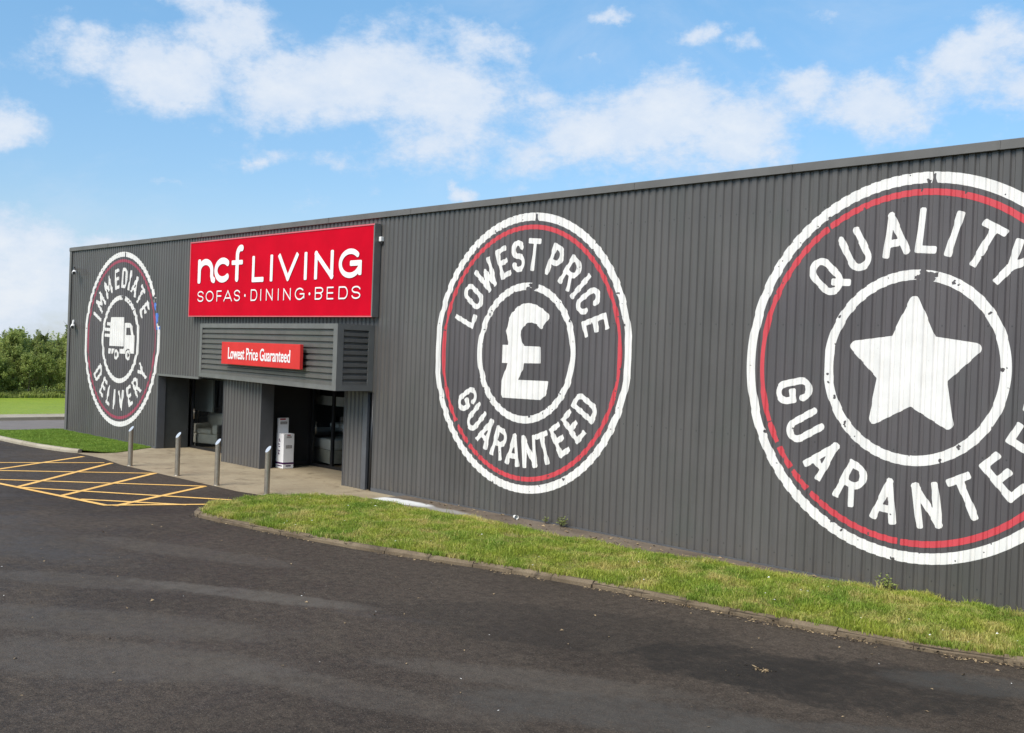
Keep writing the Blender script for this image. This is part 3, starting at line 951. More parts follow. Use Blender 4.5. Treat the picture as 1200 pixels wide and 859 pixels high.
class Field:
    """signed distance field on a grid; negative inside"""
    def __init__(self, xs, zs):
        self.xs, self.zs = np.asarray(xs), np.asarray(zs)
        self.X, self.Z = np.meshgrid(self.xs, self.zs, indexing='ij')
        self.f = np.full(self.X.shape, 9.0)

    def win(self, x0, x1, z0, z1):
        i0, i1 = np.searchsorted(self.xs, [x0, x1])
        j0, j1 = np.searchsorted(self.zs, [z0, z1])
        return slice(max(i0 - 1, 0), i1 + 1), slice(max(j0 - 1, 0), j1 + 1)

    def put(self, sl, d):
        self.f[sl] = np.minimum(self.f[sl], d)

    def cut(self, sl, d):
        self.f[sl] = np.maximum(self.f[sl], -d)

    def bar(self, a, b, hw, rr=None):
        rr = hw * 0.5 if rr is None else rr
        a, b = np.array(a, float), np.array(b, float)
        L = np.linalg.norm(b - a)
        t = (b - a) / L
        pad = hw * 2 + .03
        sl = self.win(min(a[0], b[0]) - pad, max(a[0], b[0]) + pad, min(a[1], b[1]) - pad, max(a[1], b[1]) + pad)
        X, Z = self.X[sl] - (a[0] + b[0]) / 2, self.Z[sl] - (a[1] + b[1]) / 2
        u, v = np.abs(X * t[0] + Z * t[1]) - (L / 2 + hw - rr), np.abs(-X * t[1] + Z * t[0]) - (hw - rr)
        d = np.hypot(np.maximum(u, 0), np.maximum(v, 0)) + np.minimum(np.maximum(u, v), 0) - rr
        self.put(sl, d)

    def curve(self, pts, hw):
        for a, b in zip(pts[:-1], pts[1:]):
            a, b = np.array(a, float), np.array(b, float)
            ab = b - a
            if ab @ ab < 1e-12: continue
            pad = hw + .04
            sl = self.win(min(a[0], b[0]) - pad, max(a[0], b[0]) + pad, min(a[1], b[1]) - pad, max(a[1], b[1]) + pad)
            X, Z = self.X[sl] - a[0], self.Z[sl] - a[1]
            t = np.clip((X * ab[0] + Z * ab[1]) / (ab @ ab), 0, 1)
            self.put(sl, np.hypot(X - t * ab[0], Z - t * ab[1]) - hw)

    def glyph(self, strokes, tf, hw):
        for k in strokes:
            if k[0] == 's': self.bar(tf(k[1]), tf(k[2]), hw)
            else: self.curve([tf(p) for p in k[1]], hw)

    def polygon(self, pts, grow=0.0, cut=False):
        pts = np.array(pts, float)
        pad = grow + .05
        sl = self.win(pts[:, 0].min() - pad, pts[:, 0].max() + pad, pts[:, 1].min() - pad, pts[:, 1].max() + pad)
        G = np.stack([self.X[sl].ravel(), self.Z[sl].ravel()], 1)
        d = dist_line(G, list(pts) + [pts[0]])
        d = np.where(in_poly(G, [tuple(p) for p in pts]), -d, d).reshape(self.X[sl].shape) - grow
        (self.cut if cut else self.put)(sl, d)

    def disc(self, cx, cz, r, cut=False):
        sl = self.win(cx - r - .05, cx + r + .05, cz - r - .05, cz + r + .05)
        d = np.hypot(self.X[sl] - cx, self.Z[sl] - cz) - r
        (self.cut if cut else self.put)(sl, d)

    def ring(self, cx, cz, r0, r1):
        rr = np.hypot(self.X - cx, self.Z - cz)
        self.f = np.minimum(self.f, np.maximum(rr - r1, r0 - rr))

    def ragged(self, cx, cz, r, seed, sx=1.0):
        """knock an irregular chip out of the paint"""
        rnd = random.Random(seed)
        for k in range(rnd.randint(2, 4)):
            a = rnd.uniform(0, 6.28)
            pts = []
            c0 = (cx + math.cos(a) * r * .6 * sx, cz + math.sin(a) * r * .6)
            for i in range(7):
                rr = r * rnd.uniform(.35, 1.0)
                pts.append((c0[0] + math.cos(i * .8976) * rr * sx, c0[1] + math.sin(i * .8976) * rr))
            self.polygon(pts, 0.0, True)

    def mesh(self, place):
        """marching squares; full cells of one column merge into one tall quad"""
        f, xs, zs = self.f, self.xs, self.zs
        ins = f < 0
        c = ins[:-1, :-1].astype(int) + ins[1:, :-1] + ins[1:, 1:] + ins[:-1, 1:]
        q = MB()
        for i in range(c.shape[0]):
            col = c[i]
            full = np.concatenate([[0], (col == 4).astype(int), [0]])
            st = np.where(np.diff(full) == 1)[0]
            en = np.where(np.diff(full) == -1)[0]
            for a, b in zip(st, en):
                q.poly([place(xs[i], zs[a]), place(xs[i + 1], zs[a]), place(xs[i + 1], zs[b]), place(xs[i], zs[b])])
            for j in np.where((col > 0) & (col < 4))[0]:
                cr = [(i, j), (i + 1, j), (i + 1, j + 1), (i, j + 1)]
                pts = []
                for k in range(4):
                    A, B = cr[k], cr[(k + 1) % 4]
                    fa, fb = f[A], f[B]
                    if fa < 0: pts.append((xs[A[0]], zs[A[1]]))
                    if (fa < 0) != (fb < 0):
                        t = fa / (fa - fb)
                        pts.append((xs[A[0]] + (xs[B[0]] - xs[A[0]]) * t, zs[A[1]] + (zs[B[1]] - zs[A[1]]) * t))
                if len(pts) >= 3:
                    q.poly([place(*p) for p in pts])
        return q

    def build(self, name, m, parent, place):
        q = self.mesh(place)
        me = bpy.data.meshes.new(name)
        me.from_pydata(q.v, [], q.f)
        me.update()
        return link(name, me, m, parent)


def on_wall(off):
    return lambda x, z: (x, float(rib(x)) - off, z)


def wall_grid(u, v, Rr, step=0.0125):
    br = np.array(rib_breaks(u - Rr, u + Rr))
    xs = []
    for a, b in zip(br[:-1], br[1:]):
        n = max(1, int(math.ceil((b - a) / step)))
        xs += list(np.linspace(a, b, n, endpoint=False))
    xs.append(br[-1])
    zs = np.arange(v - Rr, v + Rr + step, step)
    return xs, zs


def badge(u, v, Rr, top, bottom, emblem, label, seed, red, s=0.166, red_gaps=(), film=False):
    rnd = random.Random(seed)
    root = bpy.data.objects.new('painted_badge', None)
    COL.objects.link(root)
    root.parent = shop
    root['label'] = label
    G = lambda: Field(*wall_grid(u, v, Rr + .04))
    P = on_wall(0.0028)
    pol = lambda ang, rad: (u + math.sin(R(ang)) * rad * Rr, v + math.cos(R(ang)) * rad * Rr)
    F = G(); F.disc(u, v, Rr * .99); F.build('badge_backing', M['backing'], root, on_wall(0.0012))
    F = G(); F.ring(u, v, .943 * Rr, 1.0 * Rr)
    # ragged outer rim: the paint follows the ribs unevenly
    wob = np.array([mnoise.noise((x * 14, 3.1, seed)) for x in F.xs])[:, None] * .004
    F.f = F.f + np.where(np.hypot(F.X - u, F.Z - v) > .97 * Rr, np.abs(wob), np.abs(wob) * .5)
    for k in range(34):
        c = pol(rnd.uniform(0, 360), rnd.uniform(.94, 1.0))
        F.ragged(*c, rnd.choice((.010, .012, .014, .016, .026)), rnd.random())
    c = pol(4.5, .975)
    F.polygon([(c[0] - .03, c[1] + .09), (c[0] + .0, c[1] + .03), (c[0] + .035, c[1] + .05), (c[0] + .03, c[1] - .02), (c[0] + .06, c[1] - .12), (c[0] - .045, c[1] - .12), (c[0] - .02, c[1] - .02)], 0, True)
    if film:
        for a0, a1 in ((60, 80),):
            for k in range(40):
                c = pol(rnd.uniform(a0, a1), rnd.uniform(.95, 1.0)); F.ragged(*c, .05, rnd.random())
    F.build('outer_ring', M['white'], root, P)
    F = G(); F.ring(u, v, .882 * Rr, .915 * Rr)
    for a, wd in red_gaps:
        c0, c1 = pol(a, .85), pol(a, .95)
        n = (math.cos(R(a)) * wd, -math.sin(R(a)) * wd)
        F.polygon([(c0[0] - n[0], c0[1] - n[1]), (c0[0] + n[0], c0[1] + n[1]), (c1[0] + n[0] * 1.2, c1[1] + n[1] * 1.2), (c1[0] - n[0] * .6, c1[1] - n[1] * .6)], 0, True)
    for k in range(14):
        c = pol(rnd.uniform(0, 360), rnd.uniform(.88, .92)); F.ragged(*c, .02, rnd.random())
    F.build('red_ring', red, root, P)
    F = G(); F.ring(u, v, .450 * Rr, .503 * Rr)
    for k in range(22):
        c = pol(rnd.uniform(0, 360), rnd.uniform(.45, .505)); F.ragged(*c, rnd.choice((.012, .015, .02, .028)), rnd.random())
    for k in range(9):
        c = pol(rnd.uniform(2, 11), rnd.uniform(.45, .50)); F.ragged(*c, .05, rnd.random(), 1.4)
    F.build('inner_ring', M['white'], root, P)
    # lettering
    F = G()
    cap = 0.232 * Rr
    for chars, flip in ((top, False), (bottom, True)):
        for ch, ang, w in chars:
            st = glyph(ch, w, s)
            rc = .702 * Rr
            if not flip:
                er, et = np.array([math.sin(R(ang)), math.cos(R(ang))]), np.array([math.cos(R(ang)), -math.sin(R(ang))])
            else:
                er, et = -np.array([math.sin(R(ang)), math.cos(R(ang))]), np.array([-math.cos(R(ang)), math.sin(R(ang))])
            c = np.array([u + math.sin(R(ang)) * rc, v + math.cos(R(ang)) * rc])
            tf = lambda p: c + et * (p[0] - w / 2) * cap + er * (p[1] - .5) * cap
            F.glyph(st, tf, s / 2 * cap)
    for k in range(12):
        c = pol(rnd.uniform(0, 360), rnd.uniform(.6, .8)); F.ragged(*c, .012, rnd.random())
    F.build('badge_lettering', M['white'], root, P)
    F = G(); emblem(F, u, v); F.build('badge_emblem', M['white'], root, P)
    if film:
        F = G()
        F.ring(u, v, .935 * Rr, 1.005 * Rr)
        an = np.degrees(np.arctan2(F.X - u, F.Z - v))
        cut_ = np.maximum(62 - an, an - 83) * .02
        spots = np.array([[mnoise.noise((x * 9, z * 4, 1.3)) for z in F.zs[::4]] for x in F.xs])
        spots = np.repeat(spots, 4, axis=1)[:, :len(F.zs)]
        F.f = np.maximum(np.maximum(F.f, cut_), spots * .05 - .004)
        F.build('blue_film', M['blue'], root, on_wall(0.0042))
    return root


def star(F, u, v):
    pts = []
    for k in range(10):
        r = 0.885 if k % 2 == 0 else 0.435
        a = R(36 * k)
        pts.append((u + math.sin(a) * r, v + math.cos(a) * r))
    F.polygon(pts, 0.075)


def pound(F, u, v):
    pts = [(.62, .68), (.42, .46), (.30, .55), (.17, .585), (.06, .575), (-.05, .51), (-.115, .42), (-.12, .33), (-.085, .21), (-.03, .118), (.40, .115), (.41, -.17), (-.03, -.178), (-.045, -.30), (-.095, -.42),
           (-.16, -.52), (.65, -.51), (.63, -.64), (.575, -.76), (.47, -.84), (-.54, -.85), (-.575, -.80), (-.575, -.54), (-.50, -.36), (-.45, -.19), (-.59, -.19), (-.60, .13), (-.42, .13), (-.475, .25), (-.505, .41), (-.46, .60),
           (-.36, .75), (-.21, .86), (-.07, .91), (.08, .92), (.25, .89), (.42, .82), (.54, .75)]
    F.polygon([(u + x * .985, v + z * .985) for x, z in pts], 0.012)


def truck(F, u, v):
    T = lambda L: [(u + x, v + z) for x, z in L]
    F.polygon(T([(.33, .48), (.66, .48), (.76, .45), (.82, .36), (.95, .10), (.985, .02), (1.0, -.40), (.30, -.40), (.30, -.28), (.33, -.26)]), .012)
    F.polygon(T([(.44, .35), (.70, .35), (.785, .13), (.44, .13)]), 0, True)
    F.polygon(T([(.02, -.30), (.40, -.30), (.40, -.42), (.03, -.42)]), .01)
    F.polygon(T([(-.80, -.30), (-.62, -.30), (-.62, -.36), (-.70, -.36), (-.66, -.44), (-.78, -.44)]), .01)
    F.polygon(T([(-.56, -.30), (-.40, -.30), (-.44, -.40), (-.50, -.46), (-.56, -.44)]), .008)
    for cx in (-.235, .585):
        F.disc(u + cx, v - .465, .19, True)
    for cx in (-.235, .585):
        F.disc(u + cx, v - .465, .155)
        F.disc(u + cx, v - .465, .072, True)
    F.polygon(T([(-.69, .65), (.235, .65), (.275, -.20), (-.725, -.20)]), .012)
    for x0, z in ((-.93, .46), (-1.06, .29), (-1.10, .11)):
        F.bar((u + x0, v + z), (u - .66, v + z - .01), .048)


W1 = {'A': .62, 'M': .74, 'I': .19, 'E': .50, 'D': .56, 'T': .56, 'L': .48, 'V': .60, 'R': .58, 'Y': .60, 'O': .58, 'W': .86, 'S': .56, 'P': .56, 'C': .56, 'G': .58, 'U': .58, 'N': .60, 'Q': .60}
wl = lambda word, angs, k=1.0: [(c, a, (W1[c] * k if c != 'I' else W1[c])) for c, a in zip(word, angs)]
badge(3.94, 3.062, 2.6265, wl('IMMEDIATE', (-68, -52.5, -31.3, -10.8, 5.8, 18.0, 30.6, 45.2, 61.5)), wl('DELIVERY', (-125.5, -144.0, -159.5, -171.5, 173.0, 154.5, 138.0, 120.5)), truck,
      'round badge reading immediate delivery with a lorry emblem and a scrap of blue film on its rim', 11, M['red_faded'], film=True, red_gaps=((180, .01),))
badge(21.434, 3.086, 2.5734, wl('LOWESTPRICE', (-68.5, -54.2, -37.3, -21.3, -8.2, 5.0, 23.2, 37.5, 48.6, 58.6, 73.2)), wl('GUARANTEED', (-121.2, -134.9, -148.0, -161.0, -173.8, 173.1, 160.5, 147.3, 134.0, 120.0)), pound,
      'round badge reading lowest price guaranteed with a pound sign', 23, M['red'], red_gaps=((-128, .05), (-141, .03), (179.5, .02), (-150, .01)))
badge(28.897, 3.077, 2.6114, wl('QUALITY', (-46.8, -28.9, -10.5, 4.6, 16.2, 29.6, 43.5), 1.04), wl('GUARANTEED', (-102.6, -119.6, -136.8, -153.6, -171.0, 171.0, 153.9, 136.6, 119.3, 102.0), 1.0), star,
      'round badge reading quality guaranteed with a white star', 37, M['red'], red_gaps=((-34, .02), (-121, .04), (-131, .03), (-141, .04), (-178, .025), (-112, .008)))

# ------------------------------------------------------------------ entrance: reveals, columns, glazing
col_n = [0]
for x0, x1 in ((10.36, 12.24), (15.78, 16.50)):
    q = MB()
    ribbed(q, x0, x1, 0.006, LZ + .03, FRONT)
    c = q.build('entrance_pier', M['cladding'], shop)
    q = MB()
    q.box(x0 + .002, x1 - .002, 0.034, 0.34, 0.006, LZ)
    q.build('pier_core', M['trim'], c)
    q = MB()
    q.box(x1 - 0.012, x1 + 0.004, -0.012, 0.345, 0.006, LZ - .004)
    box_obj('pier_trim', M['trim'], c, x0 - 0.004, x0 + 0.012, -0.012, 0.345, 0.006, LZ - .004)
    q.build('pier_trim', M['trim'], c)
    if x1 > 16: box_obj('edge_flashing', M['trim'], c, x1 + .005, 16.655, -0.014, 0.05, 0.006, LZ - .004)
# dark gap and downpipe between the last pier and the long wall
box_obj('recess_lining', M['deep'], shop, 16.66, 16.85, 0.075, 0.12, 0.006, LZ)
q = MB(); q.tube((16.80, 0.03, 0.02), (16.80, 0.03, LZ - .01), 0.035); q.build('downpipe', M['dark'], shop, True)
# left reveal
q = MB(); q.box(6.56, 6.615, -0.012, 0.22, 0.006, LZ - .004); q.build('door_jamb', M['trim'], shop)
q = MB(); q.box(6.54, 6.585, 0.222, 0.96, 0.006, LZ); q.build('side_panel', M['panel'], shop)
# lintel trim above the opening (left of canopy) and lobby ceiling
q = MB(); q.box(6.56, 9.0, -0.02, 0.10, LZ - 0.045, LZ + 0.012); q.build('lintel_trim', M['trim_light'], shop)
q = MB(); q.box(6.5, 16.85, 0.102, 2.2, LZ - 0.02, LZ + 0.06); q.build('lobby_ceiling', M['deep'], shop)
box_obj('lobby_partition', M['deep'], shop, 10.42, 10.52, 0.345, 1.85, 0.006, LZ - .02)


def glazing(x0, x1, y, posts, handle=None):
    f = MB()
    f.box(x0, x1, y - .03, y + .03, LZ - 0.11, LZ - 0.022)
    f.box(x0, x1, y - .03, y + .03, 0.006, 0.075)
    for p in posts:
        f.box(p - .04, p + .04, y - .032, y + .032, 0.076, LZ - .112)
    fr = f.build('glazing_frame', M['dark'], shop)
    for a, b in zip(posts[:-1], posts[1:]):
        g = MB()
        g.poly([(a + .041, y, 0.08), (b - .041, y, 0.08), (b - .041, y, LZ - .115), (a + .041, y, LZ - .115)])
        g.build('glass_pane', M['glass'], fr)
    if handle is not None:
        h = MB()
        h.tube((handle, y - .06, .85), (handle, y - .06, 1.15), .012)
        h.tube((handle, y - .06, .88), (handle, y - .03, .88), .008)
        h.tube((handle, y - .06, 1.12), (handle, y - .03, 1.12), .008)
        h.build('door_handle', M['steel'], fr, True)


glazing(6.60, 10.42, 1.05, (6.66, 8.50, 10.38), 6.86)
glazing(11.96, 15.9, 1.62, (12.06, 12.98, 14.4, 15.86), 12.3)
# black side door leaf of the porch, seen edge-on past the pier
q = MB(); q.box(11.92, 12.00, 0.36, 1.585, 0.006, LZ - .022); dl = q.build('door_leaf', M['dark'], shop)
q = MB(); q.box(12.001, 12.006, 0.46, 1.50, 0.12, 2.0); q.build('door_glass', M['deep'], dl)
q = MB(); q.box(12.006, 12.025, 0.345, 0.372, 0.92, 1.12); q.build('door_handle', M['steel'], dl)
box_obj('porch_wall', M['trim'], shop, 16.52, 16.60, 0.12, 1.65, 0.006, LZ - .022)
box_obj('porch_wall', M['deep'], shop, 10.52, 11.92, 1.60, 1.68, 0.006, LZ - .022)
# showroom inside
box_obj('showroom_floor', M['shopfloor'], shop, 0.15, 20.0, 1.95, 9.0, -0.012, 0.014)
box_obj('showroom_wall', M['panel'], shop, 0.15, 20.0, 7.0, 7.1, 0.015, 3.0)
box_obj('showroom_wall', M['panel'], shop, 0.2, 6.5, 0.97, 1.0, 0.015, 2.4)

# ------------------------------------------------------------------ canopy (wedge shaped in plan)
CA, CB, CC = Vector((9.0, -0.022)), Vector((16.80, -0.95)), Vector((16.80, -0.004))
CZ0, CZ1 = 2.15, 3.56
can = bpy.data.objects.new('entrance_canopy', None)
COL.objects.link(can)
can.parent = shop


def canopy_face(A, B, name, ma, mt, bl, br, bt, bb, zsh):
    d = (B - A)
    L = d.length
    d = d / L
    n = Vector((d.y, -d.x))          # outward
    pt = lambda s, o, z: (A.x + d.x * s + n.x * o, A.y + d.y * s + n.y * o, z)
    # horizontal ribs
    q = MB()
    z = CZ0 + bb
    top = CZ1 - bt
    k = 0
    pitch = (top - z) / 9.0
    for r_ in range(9):
        zz = z + r_ * pitch
        prof = [(0.0, zz), (0.004, zz + pitch * .54), (-0.042, zz + pitch * .62), (-0.042, zz + pitch * .86), (0.0, zz + pitch)]
        for (o0, z0), (o1, z1) in zip(prof[:-1], prof[1:]):
            q.poly([pt(bl, o0 - .012, z0), pt(L - br, o0 - .012, z0), pt(L - br, o1 - .012, z1), pt(bl, o1 - .012, z1)])
    q.build(name, ma, can)
    q = MB()
    def slab(s0, s1, z0, z1, o0=-.06, o1=0.0):
        vs = [pt(s, o, zz) for s in (s0, s1) for o in (o0, o1) for zz in (z0, z1)]
        q.add(vs, [(0, 1, 3, 2), (4, 6, 7, 5), (0, 4, 5, 1), (2, 3, 7, 6), (0, 2, 6, 4), (1, 5, 7, 3)])
    slab(0.0, L, CZ1 - bt, CZ1)
    slab(0.0, L, CZ0, CZ0 + bb)
    slab(0.0, bl, CZ0 + bb, CZ1 - bt)
    slab(L - br, L, CZ0 + bb, CZ1 - bt)
    q.build('canopy_trim', mt, can)


canopy_face(CA, CB - (CB - CA).normalized() * .012, 'front_louvres', M['canopy'], M['trim_light'], .16, .17, .11, .10, 0)
canopy_face(CB, CC, 'side_louvres', M['canopy'], M['trim_light'], .16, .14, .12, .12, 0)
q = MB()
q.prism([(9.06, -0.004), (16.72, -0.004), (16.72, -0.86)], CZ0 + .012, CZ0 + .03)
q.build('soffit', M['trim'], can)
q = MB()
q.prism([(9.06, -0.004), (16.74, -0.004), (16.74, -0.88)], CZ1 - .03, CZ1 - .012)
q.build('canopy_top', M['flash'], can)


# ------------------------------------------------------------------ signs
def flat_grid(x0, x1, z0, z1, step):
    return np.arange(x0, x1 + step, step), np.arange(z0, z1 + step, step)


sg = empty('shop_sign', (12.75, 0, 4.7), 'large red sign with white lettering high above the entrance canopy', 'sign')
SX0, SX1, SZ0, SZ1, SY = 8.60, 16.90, 3.735, 5.725, -0.16
loc = Vector(sg.location)


def under(root, o):
    o.parent = root
    o.matrix_parent_inverse = Matrix.Translation(-Vector(root.location))
    return o


q = MB(); q.box(SX0 + .03, SX1 - .03, SY, -0.03, SZ0 + .03, SZ1 - .03); under(sg, q.build('sign_face', M['sign_red']))
q = MB()
q.box(SX0, SX0 + .029, SY - .012, -0.002, SZ0, SZ1)
q.box(SX0 + .03, SX1 - .001, SY - .012, -0.002, SZ1 - .029, SZ1)
q.box(SX0 + .03, SX1 - .001, SY - .012, -0.002, SZ0, SZ0 + .024)
under(sg, q.build('sign_frame', M['sign_edge']))
q = MB()
q.box(SX1 - .029, SX1 + .012, SY - .010, -0.002, SZ0 - .002, SZ1 + .002)
under(sg, q.build('sign_return', M['trim_light']))
PXM = ([152, 243, 330, 395, 442, 550, 588, 695, 735, 793, 880, 915, 1035], [9.07, 9.985, 10.81, 11.38, 11.87, 12.78, 13.08, 13.94, 14.28, 14.70, 15.35, 15.62, 16.48])
sx = lambda p: float(np.interp(p, *PXM))


def put_word(F, items, z0, cap, s):
    for ch, p0, p1 in items:
        x0, x1 = sx(p0), sx(p1)
        if ch == '.':
            F.disc((x0 + x1) / 2, z0 + cap * .48, cap * .12); continue
        w = (x1 - x0) / cap
        if ch == 'I':
            w = s; x0 = (x0 + x1) / 2 - w * cap / 2
        F.glyph(glyph(ch, w, s), lambda p: np.array([x0 + p[0] * cap, z0 + p[1] * cap]), s / 2 * cap)


F = Field(*flat_grid(9.0, 16.6, 4.05, 5.6, .0115))
put_word(F, [('L', 442, 508), ('I', 540, 560), ('V', 588, 697), ('I', 724, 746), ('N', 785, 887), ('G', 914, 1036)], 4.585, .645, .185)
hw = .080
x0 = 9.07
F.bar((x0 + hw, 4.61 + hw), (x0 + hw, 5.25 - hw), hw, hw * .7)                                    # n
F.curve([(x0 + hw, 4.93)] + arc(x0 + .42, 4.93, .42 - hw, .32 - hw, 180, 0, 16) + [(x0 + .42 + .42 - hw, 4.80), (x0 + .80, 4.71), (x0 + .87, 4.685)], hw)
c0 = 10.40
F.curve(arc(c0, 4.93, .40 - hw * .6, .32 - hw, 46, 314, 26), hw)                                             # c
fx = 11.13
F.curve([(fx, 4.61 + hw), (fx, 5.28)] + arc(fx + .17, 5.28, .17, .21 - hw * .4, 180, 75, 10), hw)  # f
F.bar((fx - .22, 5.10), (fx + .22, 5.10), hw * .72, hw * .4)
under(sg, F.build('sign_lettering', M['sign_white'], None, lambda x, z: (x, SY - .014, z)))
F = Field(*flat_grid(9.0, 16.6, 4.05, 4.5, .008))
put_word(F, [('S', 155, 187), ('O', 200, 241), ('F', 258, 285), ('A', 297, 343), ('S', 355, 388), ('.', 408, 418), ('D', 440, 476), ('I', 492, 500), ('N', 525, 562), ('I', 590, 598), ('N', 622, 662), ('G', 685, 733),
             ('.', 757, 767), ('B', 793, 832), ('E', 857, 892), ('D', 918, 967), ('S', 988, 1033)], 4.125, .285, .115)
under(sg, F.build('sign_lettering', M['sign_white'], None, lambda x, z: (x, SY - .014, z)))
# spotlight sensor box etc. follow below

# small sign on the canopy face
d2 = (CB - CA).normalized()
n2 = Vector((d2.y, -d2.x))
ps = empty('price_sign', (CA.x + d2.x * 4.2 + n2.x * .1, CA.y + d2.y * 4.2 + n2.y * .1, 2.82), 'small red box sign reading lowest price guaranteed on the canopy louvres', 'sign')
ps.rotation_euler = (0, 0, math.atan2(d2.y, d2.x))
q = MB(); q.box(-2.24, 2.24, -0.06, 0.02, -0.275, 0.275, bev=0.008); q.build('sign_box', M['small_red'], ps)
for _x in (-1.7, 1.7):
    box_obj('standoff', M['trim'], ps, _x - .05, _x + .05, 0.021, 0.115, -.1, .1)


def text_mesh(body, size, sxx, m, parent, loc, name, bold=0.0, width=None):
    cu = bpy.data.curves.new(name, 'FONT')
    cu.body = body
    cu.size = size
    cu.align_x, cu.align_y = 'CENTER', 'CENTER'
    cu.extrude = 0.003
    cu.offset = bold
    cu.resolution_u = 4
    to = bpy.data.objects.new('tmp', cu)
    COL.objects.link(to)
    dg = bpy.context.evaluated_depsgraph_get()
    me = bpy.data.meshes.new_from_object(to.evaluated_get(dg))
    bpy.data.objects.remove(to)
    v = np.array([p.co[:] for p in me.vertices])
    cx, cy = (v[:, 0].min() + v[:, 0].max()) / 2, (v[:, 1].min() + v[:, 1].max()) / 2
    k = sxx if width is None else width / (v[:, 0].max() - v[:, 0].min())
    for p in me.vertices:
        x, y, z = p.co
        p.co = ((x - cx) * k, -z, y - cy)
    me.name = name
    o = link(name, me, m, parent)
    o.location = loc
    return o


text_mesh('Lowest Price Guaranteed', 0.40, 1, M['sign_white'], ps, (-0.02, -0.065, 0.0), 'sign_lettering', 0.006, 3.56)


# ------------------------------------------------------------------ things on the wall
def cctv(x, z, arm, label, tilt=0.1):
    r = empty('security_camera', (x, -0.002, z), label, 'camera', 'security cameras near the building end')
    q = MB(); q.box(-.05, .05, -.03, 0.0, -.07, .07, bev=.006); q.build('mount', M['cam_dark'] if arm > .3 else M['cam_white'], r)
    q = MB(); q.tube((0, -.03, .02), (arm * .9, -arm * .25 - .05, -.03), .022); q.tube((arm * .9, -arm * .25 - .05, -.03), (arm * .9, -arm * .25 - .05, -.10), .02)
    q.build('arm', M['cam_dark'] if arm > .3 else M['cam_white'], r, True)
    q = MB(); c = Vector((arm * .9 + .04, -arm * .25 - .07, -.13))
    dv = Vector((.86, -.42, -.22)).normalized()
    q.tube(c - dv * .15, c + dv * .15, .062, .062, 16)
    q.build('camera_body', M['cam_white'], r, True)
    q = MB(); q.tube(c + dv * .151, c + dv * .165, .05, .05, 16); q.build('lens', M['cam_dark'], r)
    return r


cctv(0.28, 5.28, 0.62, 'small white camera on a long dark arm, upper of the two at the wall corner', .2)
cctv(0.40, 3.56, 0.22, 'short white bullet camera, lower of the two at the wall corner')
r = empty('wall_sensor', (16.98, -0.002, 5.40), 'small white sensor box on the wall beside the red sign', 'sensor')
q = MB(); q.box(-.04, .04, -.08, 0.0, -.05, .05, bev=.01); q.build('housing', M['cam_white'], r)
q = MB(); q.box(-.035, .035, -.055, -.005, -.10, -.062, bev=.008); q.build('bracket', M['cam_dark'], r)

# ------------------------------------------------------------------ bollards
def bollard_mesh(h, rr):
    q = MB()
    n = 28
    nrm = Vector((0.12, -0.74, 0.66))
    base = [(rr * math.cos(2 * math.pi * i / n), rr * math.sin(2 * math.pi * i / n)) for i in range(n)]
    for x, y in base: q.v.append((x, y, 0.0))
    for x, y in base: q.v.append((x, y, h - (nrm.x * x + nrm.y * y) / nrm.z))
    for i in range(n):
        j = (i + 1) % n
        q.f.append((i, j, n + j, n + i))
    shaft = q
    cap = MB()
    cap.poly([(x * .995, y * .995, h - (nrm.x * x + nrm.y * y) / nrm.z - .0005) for x, y in base])
    col = MB()
    col.tube((0, 0, 0), (0, 0, 0.012), rr * 1.32, rr * 1.28, 28)
    return shaft, cap, col


bl = ['steel bollard before the lorry badge, furthest left of the four on the apron edge',
      'steel bollard before the left doorway opening, second from the lorry badge',
      'steel bollard before the ribbed pier, between the left doorway and the leaflet stand',
      'steel bollard at the tip of the grass verge, in front of the leaflet stand']
for i, (x, y, hh) in enumerate(((10.38, -2.45, .90), (12.66, -2.36, .93), (14.58, -2.40, .94), (16.33, -2.22, .93))):
    b0 = empty('bollard', (x, y, 0.004), bl[i], 'bollard', 'steel bollards along the edge of the entrance apron')
    s_, c_, k_ = bollard_mesh(hh, .056)
    s_.build('shaft', M['steel'], b0, True)
    c_.build('slanted_cap', M['chrome'], b0)
    k_.build('base_ring', M['steel'], b0, True)

# ------------------------------------------------------------------ leaflet stand
st = empty('leaflet_stand', (12.085, 0.55, 0.006), 'white cardboard leaflet stand with a purple band standing in the doorway', 'stand')
q = MB(); q.box(0.0, 0.34, 0.0, 0.30, 0.0, 0.86, bev=.006); q.build('bin', M['card'], st)
q = MB(); q.box(0.0, 0.07, 0.005, 0.295, 0.861, 1.24, bev=.006); q.build('header', M['card'], st)
q = MB(); q.box(-.003, .343, -.003, .303, 0.105, 0.150); q.build('band', M['purple'], st)
q = MB()
q.box(.08, .30, -.004, -.001, .05, .075)
q.box(.341, .344, .08, .22, .05, .078)
for zz, a, c in ((.70, .11, .17), (.66, .12, .19), (.58, .10, .16), (.52, .12, .18), (.42, .10, .18), (.38, .12, .16), (.34, .10, .17)):
    q.box(a, c, -.004, -.001, zz, zz + .028)
q.build('printed_lettering', M['purple'], st)
q = MB()
q.box(.341, .344, .06, .24, .50, .58)
q.box(.341, .344, .08, .22, .76, .80)
q.box(.071, .074, .05, .25, 1.08, 1.15)
q.build('printed_lettering', M['greyprint'], st)
q = MB()
q.box(.071, .074, .04, .20, 1.19, 1.225)
q.box(.341, .344, .10, .19, .815, .84)
q.build('printed_lettering', M['redprint'], st)

